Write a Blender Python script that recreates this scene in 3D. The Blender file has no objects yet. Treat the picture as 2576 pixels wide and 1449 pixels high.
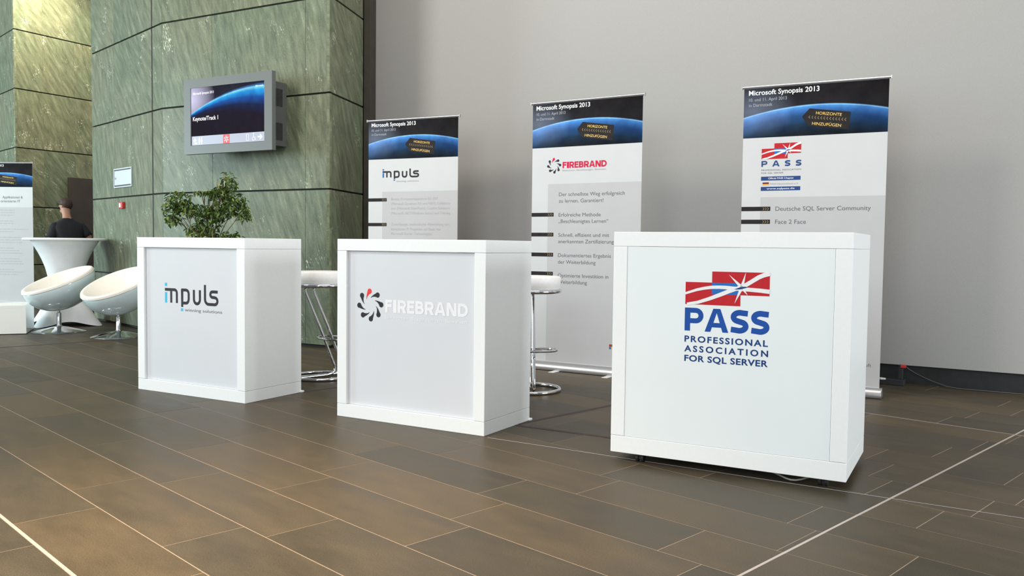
import bpy, math, random
from mathutils import Vector, Matrix, noise
PI = math.pi
R = math.radians
C = bpy.context.scene.collection
scn = bpy.context.scene
random.seed(7)

# ------------------------------------------------------------------ camera
F_PX, PITCH, ROLL, CAM_H = 2144.67, 0.0494807, -0.0118733, 1.02134
cam_d = bpy.data.cameras.new('camera')
cam = bpy.data.objects.new('camera', cam_d)
C.objects.link(cam)
scn.camera = cam
cam_d.sensor_fit = 'HORIZONTAL'
cam_d.sensor_width = 36.0
cam_d.lens = F_PX / 2576 * 36.0
cam_d.clip_start = 0.05
cam_d.clip_end = 200
fw = Vector((0, math.cos(PITCH), -math.sin(PITCH)))
rt = Vector((1, 0, 0))
dn = fw.cross(rt)
c_, s_ = math.cos(ROLL), math.sin(ROLL)
ri = c_ * rt + s_ * dn
do = -s_ * rt + c_ * dn
m = Matrix((ri, -do, -fw)).transposed().to_4x4()
m.translation = Vector((0, 0, CAM_H))
cam.matrix_world = m

# ------------------------------------------------------------------ light and exposure
scn.view_settings.view_transform = 'Standard'
scn.view_settings.look = 'None'
scn.view_settings.gamma = 1.0
scn.view_settings.use_curve_mapping = False
scn.view_settings.exposure = 0.24
w = bpy.data.worlds.new('hall_light')
scn.world = w
w.use_nodes = True
bg = w.node_tree.nodes['Background']
bg.inputs[0].default_value = (0.93, 0.97, 1.0, 1)
bg.inputs[1].default_value = 0.47


def area(name, loc, target, sx, sy, power, col):
    d = bpy.data.lights.new(name, 'AREA')
    d.shape = 'RECTANGLE'
    d.size, d.size_y, d.energy, d.color = sx, sy, power, col
    o = bpy.data.objects.new(name, d)
    C.objects.link(o)
    o.location = loc
    v = Vector(target) - Vector(loc)
    o.rotation_euler = v.to_track_quat('-Z', 'Y').to_euler()
    return o


area('window_light', (-9.5, 2.3, 3.4), (-0.5, 7.0, 1.4), 2.0, 4.5, 120, (0.82, 0.96, 1.0))
area('side_fill_light', (-15.5, 8.5, 2.6), (-6.5, 12.2, 1.3), 3.0, 3.2, 850, (0.72, 0.95, 1.0))  # added cool fill that brightens the left-facing stone, not a known window
area('right_fill_light', (8.2, 0.2, 2.3), (-0.6, 5.4, 0.7), 3.2, 2.6, 370, (0.93, 0.98, 1.0))
area('front_light', (-2.6, -2.8, 3.2), (-0.2, 5.0, 0.9), 3.4, 2.6, 180, (0.95, 0.98, 1.0))
area('high_left_light', (-9.0, 2.55, 7.4), (-0.6, 8.0, 1.6), 2.4, 2.4, 430, (1.0, 0.92, 0.81))
area('ceiling_light', (0.2, 4.6, 7.0), (0.6, 8.0, 3.9), 4.0, 1.5, 170, (1.0, 0.88, 0.78))


def spot(name, loc, target, power, col, angle, blend=0.6, rad=0.08):
    d = bpy.data.lights.new(name, 'SPOT')
    d.energy, d.color, d.spot_size, d.spot_blend, d.shadow_soft_size = power, col, R(angle), blend, rad
    o = bpy.data.objects.new(name, d)
    C.objects.link(o)
    o.location = loc
    o.rotation_euler = (Vector(target) - Vector(loc)).to_track_quat('-Z', 'Y').to_euler()
    return o


spot('foreground_spot', (-2.0, 1.7, 3.6), (-1.3, 2.4, 0.0), 1350, (1.0, 0.76, 0.50), 64, 1.0, 0.5)
spot('wall_washer', (-7.0, 12.7, 6.0), (-7.40, 14.0, 3.9), 1250, (1.0, 0.86, 0.64), 75, 0.9)
spot('block_washer', (-3.4, 6.6, 6.4), (-2.8, 9.0, 2.9), 60, (1.0, 0.86, 0.66), 75, 1.0, 0.3)

# ------------------------------------------------------------------ materials


def nt(name):
    mt = bpy.data.materials.new(name)
    mt.use_nodes = True
    t = mt.node_tree
    return mt, t, t.nodes['Principled BSDF']


def lk(t, a, b):
    t.links.new(a, b)


def ramp(t, pts):
    n = t.nodes.new('ShaderNodeValToRGB')
    e = n.color_ramp.elements
    e[0].position, e[0].color = pts[0][0], (*pts[0][1], 1)
    e[1].position, e[1].color = pts[-1][0], (*pts[-1][1], 1)
    for p, c in pts[1:-1]:
        x = e.new(p)
        x.color = (*c, 1)
    return n


def mat(name, col, rough=0.5, metal=0.0, var=0.04, scale=30, bump=0.0, coat=0.0, emis=None, spec=0.5, stretch=None):
    mt, t, b = nt(name)
    tc = t.nodes.new('ShaderNodeTexCoord')
    n = t.nodes.new('ShaderNodeTexNoise')
    n.inputs['Scale'].default_value = scale
    n.inputs['Detail'].default_value = 3
    if stretch:
        mp = t.nodes.new('ShaderNodeMapping')
        mp.inputs['Scale'].default_value = stretch
        lk(t, tc.outputs['Object'], mp.inputs[0])
        lk(t, mp.outputs[0], n.inputs['Vector'])
    else:
        lk(t, tc.outputs['Object'], n.inputs['Vector'])
    lo = tuple(max(0, c * (1 - var)) for c in col)
    hi = tuple(min(1, c * (1 + var)) for c in col)
    r = ramp(t, [(0.3, lo), (0.7, hi)])
    lk(t, n.outputs['Fac'], r.inputs[0])
    lk(t, r.outputs[0], b.inputs['Base Color'])
    b.inputs['Roughness'].default_value = rough
    b.inputs['Metallic'].default_value = metal
    b.inputs['Specular IOR Level'].default_value = spec
    if coat:
        b.inputs['Coat Weight'].default_value = coat
        b.inputs['Coat Roughness'].default_value = 0.08
    if bump:
        bp = t.nodes.new('ShaderNodeBump')
        bp.inputs['Strength'].default_value = bump
        bp.inputs['Distance'].default_value = 0.01
        lk(t, n.outputs['Fac'], bp.inputs['Height'])
        lk(t, bp.outputs[0], b.inputs['Normal'])
    if emis:
        t.links.remove(b.inputs['Base Color'].links[0])
        b.inputs['Base Color'].default_value = (0.01, 0.01, 0.01, 1)
        b.inputs['Emission Color'].default_value = (*col, 1)
        b.inputs['Emission Strength'].default_value = emis
    return mt


M = {}
M['white'] = mat('white_laminate', (0.88, 0.90, 0.90), 0.32, var=0.012, scale=60, spec=0.4)
M['panel'] = mat('pale_panel', (0.70, 0.72, 0.755), 0.22, var=0.012, scale=4)
M['panel3'] = mat('white_panel', (0.83, 0.88, 0.89), 0.25, var=0.01, scale=4)
M['wall'] = mat('grey_plaster', (0.37, 0.365, 0.355), 0.75, var=0.05, scale=180, bump=0.03, spec=0.25)
M['black'] = mat('black_skirting', (0.012, 0.013, 0.014), 0.6, var=0.3, scale=20)
M['gap'] = mat('dark_joint', (0.018, 0.014, 0.012), 0.8, var=0.2, scale=20)
M['pillar'] = mat('dark_bronze_trim', (0.035, 0.030, 0.022), 0.45, var=0.15, scale=8)
M['grout'] = mat('beige_grout', (0.30, 0.225, 0.165), 0.8, var=0.08, scale=40)
M['strip'] = mat('pale_metal_strip', (0.52, 0.45, 0.40), 0.4, metal=0.3, var=0.06, scale=15)
M['tape'] = mat('dark_brown_tape', (0.045, 0.026, 0.024), 0.7, var=0.15, scale=30)
M['wire'] = mat('pale_wire', (0.42, 0.40, 0.40), 0.4, var=0.05)
M['canvas'] = mat('banner_canvas', (0.62, 0.63, 0.635), 0.65, var=0.015, scale=6, spec=0.12)
M['greyprint'] = mat('grey_print', (0.52, 0.515, 0.525), 0.65, var=0.015, scale=6, spec=0.12)
M['darkprint'] = mat('dark_print', (0.025, 0.022, 0.022), 0.65, var=0.2, scale=20, spec=0.12)
M['gold'] = mat('gold_print', (0.78, 0.52, 0.16), 0.65, var=0.1, spec=0.12)
M['golddim'] = mat('dim_gold_print', (0.36, 0.27, 0.15), 0.65, var=0.1, spec=0.12)
M['textgrey'] = mat('grey_lettering', (0.15, 0.15, 0.17), 0.65, var=0.05, spec=0.12)
M['textpale'] = mat('pale_lettering', (0.42, 0.42, 0.44), 0.65, var=0.05, spec=0.12)
M['textdim'] = mat('dim_white_lettering', (0.42, 0.42, 0.45), 0.65, var=0.05, spec=0.12)
M['textwhite'] = mat('white_lettering', (0.85, 0.86, 0.87), 0.6, var=0.02, spec=0.15)
M['ink'] = mat('black_lettering', (0.035, 0.032, 0.040), 0.6, var=0.1, spec=0.15)
M['cyan'] = mat('cyan_lettering', (0.05, 0.52, 0.80), 0.6, var=0.05, spec=0.15)
M['blueprint'] = mat('blue_print', (0.03, 0.16, 0.50), 0.65, var=0.05, spec=0.12)
M['red'] = mat('red_print', (0.52, 0.022, 0.030), 0.6, var=0.05, spec=0.15)
M['crimson'] = mat('crimson_print', (0.62, 0.02, 0.07), 0.65, var=0.05, spec=0.12)
M['orangered'] = mat('orange_red_print', (0.85, 0.06, 0.06), 0.6, var=0.05, spec=0.15)
M['blue'] = mat('royal_blue_print', (0.016, 0.080, 0.36), 0.6, var=0.06, scale=8, spec=0.15)
M['navy'] = mat('navy_print', (0.014, 0.055, 0.20), 0.6, var=0.08, scale=8, spec=0.15)
M['navyb'] = mat('dark_navy_print', (0.03, 0.07, 0.22), 0.65, var=0.05, spec=0.12)
M['chrome'] = mat('polished_chrome', (0.72, 0.72, 0.74), 0.07, metal=1.0, var=0.02)
M['alu'] = mat('brushed_aluminium', (0.50, 0.50, 0.51), 0.34, metal=0.85, var=0.05, scale=60, stretch=(0.1, 6, 6))
M['leather'] = mat('cream_leather', (0.82, 0.78, 0.70), 0.45, var=0.03, scale=50, bump=0.03)
M['seat'] = mat('white_leather', (0.90, 0.88, 0.86), 0.45, var=0.03, scale=50, bump=0.03)
M['shell'] = mat('glossy_white_shell', (0.62, 0.74, 0.76), 0.12, var=0.015, coat=0.6)
M['cloth'] = mat('white_stretch_cloth', (0.74, 0.76, 0.78), 0.85, var=0.03, scale=12, bump=0.02)
M['tvframe'] = mat('grey_tv_frame', (0.12, 0.127, 0.124), 0.45, var=0.03, scale=80)
M['tvbox'] = mat('dark_grey_housing', (0.075, 0.08, 0.08), 0.55, var=0.05)
M['tvblack'] = mat('black_glass', (0.01, 0.01, 0.012), 0.2, var=0.1)
M['steel'] = mat('pale_steel', (0.55, 0.60, 0.66), 0.4, metal=0.2, var=0.03)
M['redplastic'] = mat('red_plastic', (0.55, 0.03, 0.03), 0.4, var=0.05)
M['door'] = mat('dark_brown_panel', (0.040, 0.032, 0.028), 0.55, var=0.15, scale=5)
M['skin'] = mat('skin', (0.42, 0.22, 0.14), 0.55, var=0.06, scale=20)
M['hair'] = mat('brown_hair', (0.045, 0.024, 0.016), 0.6, var=0.3, scale=120, bump=0.3)
M['shirt'] = mat('black_shirt', (0.008, 0.009, 0.012), 0.85, var=0.2, scale=40)
M['jeans'] = mat('dark_trousers', (0.02, 0.022, 0.032), 0.85, var=0.2, scale=60)
M['bark'] = mat('grey_brown_bark', (0.13, 0.09, 0.05), 0.8, var=0.3, scale=40, bump=0.3)
M['pot'] = mat('white_pot', (0.7, 0.7, 0.69), 0.4, var=0.02)
M['soil'] = mat('dark_soil', (0.03, 0.02, 0.013), 0.95, var=0.4, scale=80, bump=0.4)
M['rubber'] = mat('black_rubber', (0.02, 0.02, 0.022), 0.55, var=0.2)
M['flagred'] = mat('flag_red', (0.6, 0.02, 0.02), 0.5)
M['flaggold'] = mat('flag_gold', (0.8, 0.5, 0.04), 0.5)
M['boxwhite'] = mat('white_gloss_box', (0.80, 0.83, 0.80), 0.12, var=0.01, scale=5)
M['cable'] = mat('dark_grey_cable', (0.05, 0.05, 0.05), 0.5, var=0.1)
M['glowwhite'] = mat('lit_white_pixels', (1.0, 1.0, 1.0), 0.4, var=0.0, emis=0.95)
M['glowbar'] = mat('lit_grey_pixels', (0.50, 0.54, 0.66), 0.4, var=0.02, emis=0.8)
M['glowred'] = mat('lit_red_pixels', (0.70, 0.02, 0.04), 0.4, var=0.02, emis=0.9)


def math_n(t, op, a, b=None):
    n = t.nodes.new('ShaderNodeMath')
    n.operation = op
    for i, v in enumerate((a, b)):
        if v is None:
            continue
        if isinstance(v, (int, float)):
            n.inputs[i].default_value = v
        else:
            lk(t, v, n.inputs[i])
    return n.outputs[0]


def mix(t, fac, a, b, mode='MIX'):
    n = t.nodes.new('ShaderNodeMix')
    n.data_type = 'RGBA'
    n.blend_type = mode
    for i, v in ((0, fac), (6, a), (7, b)):
        if isinstance(v, (int, float)):
            n.inputs[i].default_value = v
        elif isinstance(v, tuple):
            n.inputs[i].default_value = (*v, 1)
        else:
            lk(t, v, n.inputs[i])
    return n.outputs[2]


def stone():
    mt, t, b = nt('green_slate')
    tc = t.nodes.new('ShaderNodeTexCoord')
    oi = t.nodes.new('ShaderNodeObjectInfo')
    off = t.nodes.new('ShaderNodeVectorMath')
    off.operation = 'ADD'
    sc = math_n(t, 'MULTIPLY', oi.outputs['Random'], 37.0)
    cb = t.nodes.new('ShaderNodeCombineXYZ')
    lk(t, sc, cb.inputs[0]); lk(t, sc, cb.inputs[2])
    lk(t, tc.outputs['Object'], off.inputs[0]); lk(t, cb.outputs[0], off.inputs[1])
    # warp
    wn = t.nodes.new('ShaderNodeTexNoise'); wn.inputs['Scale'].default_value = 1.6; wn.inputs['Detail'].default_value = 3
    lk(t, off.outputs[0], wn.inputs['Vector'])
    wv = t.nodes.new('ShaderNodeVectorMath'); wv.operation = 'MULTIPLY_ADD'
    lk(t, wn.outputs['Color'], wv.inputs[0]); wv.inputs[1].default_value = (0.10, 0.0, 0.10); lk(t, off.outputs[0], wv.inputs[2])
    ang = math_n(t, 'MULTIPLY', oi.outputs['Random'], 0.65)
    ang = math_n(t, 'ADD', ang, 0.20)
    vr = t.nodes.new('ShaderNodeVectorRotate'); vr.rotation_type = 'Y_AXIS'
    lk(t, wv.outputs[0], vr.inputs['Vector']); lk(t, ang, vr.inputs['Angle'])
    mp = t.nodes.new('ShaderNodeMapping'); mp.inputs['Scale'].default_value = (13.0, 1.0, 2.6)
    lk(t, vr.outputs[0], mp.inputs[0])
    n1 = t.nodes.new('ShaderNodeTexNoise'); n1.inputs['Scale'].default_value = 1.3; n1.inputs['Detail'].default_value = 9; n1.inputs['Roughness'].default_value = 0.68
    lk(t, mp.outputs[0], n1.inputs['Vector'])
    r1 = ramp(t, [(0.30, (0.074, 0.084, 0.053)), (0.46, (0.134, 0.146, 0.094)), (0.58, (0.184, 0.196, 0.128)), (0.76, (0.32, 0.33, 0.228))])
    lk(t, n1.outputs['Fac'], r1.inputs[0])
    # pale flecks, lying along the streaks
    mp2 = t.nodes.new('ShaderNodeMapping'); mp2.inputs['Scale'].default_value = (75.0, 1.0, 24.0)
    lk(t, vr.outputs[0], mp2.inputs[0])
    n2 = t.nodes.new('ShaderNodeTexNoise'); n2.inputs['Scale'].default_value = 1.0; n2.inputs['Detail'].default_value = 4
    lk(t, mp2.outputs[0], n2.inputs['Vector'])
    n3 = t.nodes.new('ShaderNodeTexNoise'); n3.inputs['Scale'].default_value = 3.0; n3.inputs['Detail'].default_value = 3
    lk(t, wv.outputs[0], n3.inputs['Vector'])
    f = math_n(t, 'MULTIPLY', n2.outputs['Fac'], n3.outputs['Fac'])
    r2 = ramp(t, [(0.352, (0, 0, 0)), (0.43, (1, 1, 1))])
    lk(t, f, r2.inputs[0])
    col = mix(t, r2.outputs[0], r1.outputs[0], (0.62, 0.62, 0.50))
    # each panel its own tone, some greener some olive
    tone = ramp(t, [(0.0, (0.95, 0.98, 0.96)), (0.35, (1.02, 1.03, 1.0)), (0.7, (0.93, 0.97, 0.96)), (1.0, (1.08, 1.08, 1.06))])
    lk(t, oi.outputs['Random'], tone.inputs[0])
    col = mix(t, 1.0, col, tone.outputs[0], 'MULTIPLY')
    # broad blue green clouds
    n4 = t.nodes.new('ShaderNodeTexNoise'); n4.inputs['Scale'].default_value = 0.8; n4.inputs['Detail'].default_value = 2
    lk(t, off.outputs[0], n4.inputs['Vector'])
    r4 = ramp(t, [(0.40, (1.0, 1.0, 1.0)), (0.66, (0.78, 0.92, 0.93))])
    lk(t, n4.outputs['Fac'], r4.inputs[0])
    col = mix(t, 0.8, col, r4.outputs[0], 'MULTIPLY')
    n5 = t.nodes.new('ShaderNodeTexNoise'); n5.inputs['Scale'].default_value = 70; n5.inputs['Detail'].default_value = 3
    lk(t, tc.outputs['Object'], n5.inputs['Vector'])
    r5 = ramp(t, [(0.3, (0.89, 0.89, 0.89)), (0.7, (1.11, 1.11, 1.11))])
    lk(t, n5.outputs['Fac'], r5.inputs[0])
    col = mix(t, 1.0, col, r5.outputs[0], 'MULTIPLY')
    lk(t, col, b.inputs['Base Color'])
    b.inputs['Roughness'].default_value = 0.45
    b.inputs['Specular IOR Level'].default_value = 0.28
    bp = t.nodes.new('ShaderNodeBump'); bp.inputs['Strength'].default_value = 0.12; bp.inputs['Distance'].default_value = 0.01
    lk(t, n1.outputs['Fac'], bp.inputs['Height']); lk(t, bp.outputs[0], b.inputs['Normal'])
    return mt


M['stone'] = stone()


def tile_mat():
    mt, t, b = nt('brown_stone_tile')
    oi = t.nodes.new('ShaderNodeObjectInfo')
    tc = t.nodes.new('ShaderNodeTexCoord')
    sc = math_n(t, 'MULTIPLY', oi.outputs['Random'], 61.0)
    ad = t.nodes.new('ShaderNodeVectorMath'); ad.operation = 'ADD'
    lk(t, tc.outputs['Object'], ad.inputs[0]); lk(t, sc, ad.inputs[1])
    mp = t.nodes.new('ShaderNodeMapping'); mp.inputs['Scale'].default_value = (3.0, 9.0, 1.0)
    mp.inputs['Rotation'].default_value = (0, 0, 0.9)
    lk(t, ad.outputs[0], mp.inputs[0])
    n1 = t.nodes.new('ShaderNodeTexNoise'); n1.inputs['Scale'].default_value = 0.9; n1.inputs['Detail'].default_value = 5; n1.inputs['Roughness'].default_value = 0.6
    lk(t, mp.outputs[0], n1.inputs['Vector'])
    r1 = ramp(t, [(0.26, (0.052, 0.042, 0.028)), (0.5, (0.070, 0.056, 0.037)), (0.76, (0.090, 0.072, 0.047))])
    lk(t, n1.outputs['Fac'], r1.inputs[0])
    tone = ramp(t, [(0.0, (0.74, 0.78, 0.80)), (0.3, (0.95, 0.97, 0.97)), (0.6, (1.05, 1.02, 0.97)), (0.85, (1.22, 1.14, 1.0)), (1.0, (0.84, 0.88, 0.87))])
    lk(t, oi.outputs['Random'], tone.inputs[0])
    col = mix(t, 1.0, r1.outputs[0], tone.outputs[0], 'MULTIPLY')
    n2 = t.nodes.new('ShaderNodeTexNoise'); n2.inputs['Scale'].default_value = 220; n2.inputs['Detail'].default_value = 2
    lk(t, tc.outputs['Object'], n2.inputs['Vector'])
    r2 = ramp(t, [(0.3, (0.78, 0.78, 0.78)), (0.7, (1.22, 1.22, 1.22))])
    lk(t, n2.outputs['Fac'], r2.inputs[0])
    col = mix(t, 1.0, col, r2.outputs[0], 'MULTIPLY')
    lk(t, col, b.inputs['Base Color'])
    b.inputs['Roughness'].default_value = 0.36
    rr = ramp(t, [(0.3, (0.37, 0.37, 0.37)), (0.7, (0.48, 0.48, 0.48))])
    lk(t, n1.outputs['Fac'], rr.inputs[0]); lk(t, rr.outputs[0], b.inputs['Roughness'])
    b.inputs['Specular IOR Level'].default_value = 0.16
    bp = t.nodes.new('ShaderNodeBump'); bp.inputs['Strength'].default_value = 0.06; bp.inputs['Distance'].default_value = 0.004
    lk(t, n2.outputs['Fac'], bp.inputs['Height']); lk(t, bp.outputs[0], b.inputs['Normal'])
    return mt


M['tile'] = tile_mat()


def arc_mat(name, cx, cz, rad, lit, emis, taper=None):
    """Printed or displayed picture of a planet's blue rim over black space; local x right, local z up."""
    mt, t, b = nt(name)
    tc = t.nodes.new('ShaderNodeTexCoord')
    sp = t.nodes.new('ShaderNodeSeparateXYZ')
    lk(t, tc.outputs['Object'], sp.inputs[0])
    dx = math_n(t, 'SUBTRACT', sp.outputs[0], cx)
    dz = math_n(t, 'SUBTRACT', sp.outputs[2], cz)
    r2 = math_n(t, 'ADD', math_n(t, 'MULTIPLY', dx, dx), math_n(t, 'MULTIPLY', dz, dz))
    rr = math_n(t, 'SQRT', r2)
    dep = math_n(t, 'SUBTRACT', rad, rr)          # >0 inside the planet
    dd_ = math_n(t, 'MULTIPLY', dep, 2.6)
    if taper:
        dd_ = math_n(t, 'DIVIDE', math_n(t, 'MULTIPLY', dep, 1.5), math_n(t, 'ADD', sp.outputs[0], taper))
    sc = math_n(t, 'ADD', dd_, 0.5)
    planet = ramp(t, lit)
    lk(t, sc, planet.inputs[0])
    n = t.nodes.new('ShaderNodeTexNoise'); n.inputs['Scale'].default_value = 9; n.inputs['Detail'].default_value = 6
    lk(t, tc.outputs['Object'], n.inputs['Vector'])
    nr = ramp(t, [(0.35, (0.75, 0.75, 0.8)), (0.65, (1.2, 1.2, 1.1))])
    lk(t, n.outputs['Fac'], nr.inputs[0])
    col = mix(t, 1.0, planet.outputs[0], nr.outputs[0], 'MULTIPLY')
    return mt, t, b, sp, dep, col


def header_mat():
    lit = [(0.0, (0.015, 0.013, 0.014)), (0.488, (0.018, 0.017, 0.021)), (0.499, (0.10, 0.22, 0.40)), (0.507, (0.27, 0.55, 0.86)), (0.525, (0.07, 0.25, 0.62)),
           (0.575, (0.045, 0.155, 0.44)), (0.68, (0.020, 0.070, 0.20)), (0.85, (0.012, 0.028, 0.060)), (1.0, (0.012, 0.016, 0.022))]
    mt, t, b, sp, dep, col = arc_mat('planet_print', 0.53, 0.080, 1.965, lit, None)
    # whitish haze printed at the left
    gx = math_n(t, 'SUBTRACT', sp.outputs[0], 0.08)
    gz = math_n(t, 'SUBTRACT', sp.outputs[2], 2.02)
    d = math_n(t, 'ADD', math_n(t, 'MULTIPLY', math_n(t, 'MULTIPLY', gx, gx), 0.35), math_n(t, 'MULTIPLY', gz, gz))
    hz = math_n(t, 'SUBTRACT', 1.0, math_n(t, 'DIVIDE', math_n(t, 'SQRT', d), 0.19))
    hz = math_n(t, 'MAXIMUM', hz, 0.0)
    hz = math_n(t, 'MULTIPLY', hz, 0.45)
    xb = t.nodes.new('ShaderNodeMapRange'); xb.inputs[1].default_value = 0.0; xb.inputs[2].default_value = 0.9; xb.inputs[3].default_value = 1.5; xb.inputs[4].default_value = 0.85
    lk(t, sp.outputs[0], xb.inputs[0])
    cb = t.nodes.new('ShaderNodeVectorMath'); cb.operation = 'SCALE'
    lk(t, col, cb.inputs[0]); lk(t, xb.outputs[0], cb.inputs['Scale'])
    col = mix(t, hz, cb.outputs[0], (0.24, 0.30, 0.42))
    lk(t, col, b.inputs['Base Color'])
    b.inputs['Roughness'].default_value = 0.65
    b.inputs['Specular IOR Level'].default_value = 0.03
    return mt


def screen_mat():
    lit = [(0.0, (0.010, 0.008, 0.018)), (0.465, (0.014, 0.014, 0.035)), (0.494, (0.05, 0.22, 0.55)), (0.507, (0.30, 0.85, 1.0)),
           (0.55, (0.02, 0.42, 0.95)), (0.64, (0.008, 0.09, 0.42)), (0.75, (0.005, 0.015, 0.07)), (0.88, (0.008, 0.004, 0.018)), (1.0, (0.008, 0.004, 0.015))]
    mt, t, b, sp, dep, col = arc_mat('display_picture', 0.98, -1.745, 2.288, lit, None, 0.16)
    gx = math_n(t, 'SUBTRACT', sp.outputs[0], -0.02)
    gz = math_n(t, 'SUBTRACT', sp.outputs[2], 0.47)
    d = math_n(t, 'ADD', math_n(t, 'MULTIPLY', gx, gx), math_n(t, 'MULTIPLY', math_n(t, 'MULTIPLY', gz, gz), 1.4))
    hz = math_n(t, 'SUBTRACT', 1.0, math_n(t, 'DIVIDE', math_n(t, 'SQRT', d), 0.36))
    hz = math_n(t, 'MAXIMUM', hz, 0.0)
    out = math_n(t, 'LESS_THAN', dep, 0.0)
    hz = math_n(t, 'MULTIPLY', math_n(t, 'MULTIPLY', hz, out), 1.1)
    col = mix(t, hz, col, (0.72, 0.70, 0.95))
    b.inputs['Base Color'].default_value = (0.01, 0.01, 0.01, 1)
    b.inputs['Roughness'].default_value = 0.3
    b.inputs['Specular IOR Level'].default_value = 0.0
    lk(t, col, b.inputs['Emission Color'])
    b.inputs['Emission Strength'].default_value = 0.85
    return mt


M['header'] = header_mat()
M['screen'] = screen_mat()


def leaf_mat():
    mt, t, b = nt('ficus_leaf')
    g = t.nodes.new('ShaderNodeNewGeometry')
    r = ramp(t, [(0.0, (0.022, 0.060, 0.012)), (0.45, (0.055, 0.115, 0.018)), (0.8, (0.13, 0.20, 0.035)), (1.0, (0.30, 0.33, 0.09))])
    lk(t, g.outputs['Random Per Island'], r.inputs[0])
    lk(t, r.outputs[0], b.inputs['Base Color'])
    b.inputs['Roughness'].default_value = 0.35
    return mt


M['leaf'] = leaf_mat()

# ------------------------------------------------------------------ mesh helpers


class MB:
    def __init__(s):
        s.v, s.f = [], []

    def add(s, vs, fs):
        n = len(s.v)
        s.v += [tuple(p) for p in vs]
        s.f += [tuple(i + n for i in f) for f in fs]
        return s

    def box(s, x0, x1, y0, y1, z0, z1):
        return s.add([(x0, y0, z0), (x1, y0, z0), (x1, y1, z0), (x0, y1, z0), (x0, y0, z1), (x1, y0, z1), (x1, y1, z1), (x0, y1, z1)],
                     [(0, 3, 2, 1), (4, 5, 6, 7), (0, 1, 5, 4), (1, 2, 6, 5), (2, 3, 7, 6), (3, 0, 4, 7)])

    def prism(s, poly, a, b, axis='z'):
        """extrude a CCW outline; axis z: outline in xy from z=a to b; axis y: outline in xz from y=a (front) to b."""
        n = len(poly)
        if axis == 'z':
            vs = [(x, y, a) for x, y in poly] + [(x, y, b) for x, y in poly]
            fs = [tuple(range(n - 1, -1, -1)), tuple(range(n, 2 * n))] + [(i, (i + 1) % n, (i + 1) % n + n, i + n) for i in range(n)]
        elif axis == 'y':
            vs = [(x, a, z) for x, z in poly] + [(x, b, z) for x, z in poly]
            fs = [tuple(range(n)), tuple(range(2 * n - 1, n - 1, -1))] + [((i + 1) % n, i, i + n, (i + 1) % n + n) for i in range(n)]
        else:
            vs = [(a, y, z) for y, z in poly] + [(b, y, z) for y, z in poly]
            fs = [tuple(range(n - 1, -1, -1)), tuple(range(n, 2 * n))] + [(i, (i + 1) % n, (i + 1) % n + n, i + n) for i in range(n)]
        return s.add(vs, fs)

    def flat(s, poly, y):
        """flat print in the xz plane facing -y"""
        return s.add([(x, y, z) for x, z in poly], [tuple(range(len(poly)))])

    def ribbon(s, pts, wd, y):
        """flat stroke of given width (number or list) along xz points, facing -y"""
        if not isinstance(wd, (list, tuple)):
            pts = [p for i, p in enumerate(pts) if i == 0 or math.hypot(p[0] - pts[i - 1][0], p[1] - pts[i - 1][1]) > 1e-5]
        n = len(pts)
        L, Rr = [], []
        for i, (x, z) in enumerate(pts):
            a = pts[max(0, i - 1)]; b = pts[min(n - 1, i + 1)]
            dx, dz = b[0] - a[0], b[1] - a[1]
            l = math.hypot(dx, dz) or 1
            k = (wd[i] if isinstance(wd, (list, tuple)) else wd) / 2
            if 0 < i < n - 1:
                d1 = Vector((x - a[0], z - a[1])).normalized(); d2 = Vector((b[0] - x, b[1] - z)).normalized()
                cs = max(0.5, math.sqrt(max(0, (1 + d1.dot(d2)) / 2)))
                k /= cs
            nx, nz = -dz / l, dx / l
            L.append((x + nx * k, y, z + nz * k)); Rr.append((x - nx * k, y, z - nz * k))
        vs = Rr + L
        return s.add(vs, [(i, i + 1, n + i + 1, n + i) for i in range(n - 1)])

    def lathe(s, prof, n=32, c=(0, 0, 0), cap0=False, cap1=False):
        vs, fs = [], []
        m_ = len(prof)
        for k in range(n):
            a = 2 * PI * k / n
            for r, z in prof:
                vs.append((c[0] + r * math.cos(a), c[1] + r * math.sin(a), c[2] + z))
        for k in range(n):
            k2 = (k + 1) % n
            for i in range(m_ - 1):
                fs.append((k * m_ + i, k2 * m_ + i, k2 * m_ + i + 1, k * m_ + i + 1))
        if cap0:
            fs.append(tuple(k * m_ for k in range(n - 1, -1, -1)))
        if cap1:
            fs.append(tuple(k * m_ + m_ - 1 for k in range(n)))
        return s.add(vs, fs)

    def tube(s, pts, r, n=8, closed=False):
        P = [Vector(p) for p in pts]
        m_ = len(P)
        vs, fs = [], []
        up = Vector((0, 0, 1))
        prev = None
        for i, p in enumerate(P):
            a = P[(i - 1) % m_] if closed else P[max(0, i - 1)]
            b = P[(i + 1) % m_] if closed else P[min(m_ - 1, i + 1)]
            d = (b - a).normalized()
            if prev is None:
                x = d.cross(up)
                if x.length < 1e-3:
                    x = d.cross(Vector((0, 1, 0)))
            else:
                x = prev - d * prev.dot(d)
            x.normalize()
            prev = x
            y = d.cross(x)
            rr = r[i] if isinstance(r, (list, tuple)) else r
            for k in range(n):
                t = 2 * PI * k / n
                vs.append(p + x * (rr * math.cos(t)) + y * (rr * math.sin(t)))
        for i in range(m_ if closed else m_ - 1):
            j = (i + 1) % m_
            for k in range(n):
                k2 = (k + 1) % n
                fs.append((i * n + k, i * n + k2, j * n + k2, j * n + k))
        if not closed:
            fs.append(tuple(range(n - 1, -1, -1)))
            fs.append(tuple((m_ - 1) * n + k for k in range(n)))
        return s.add(vs, fs)

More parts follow.
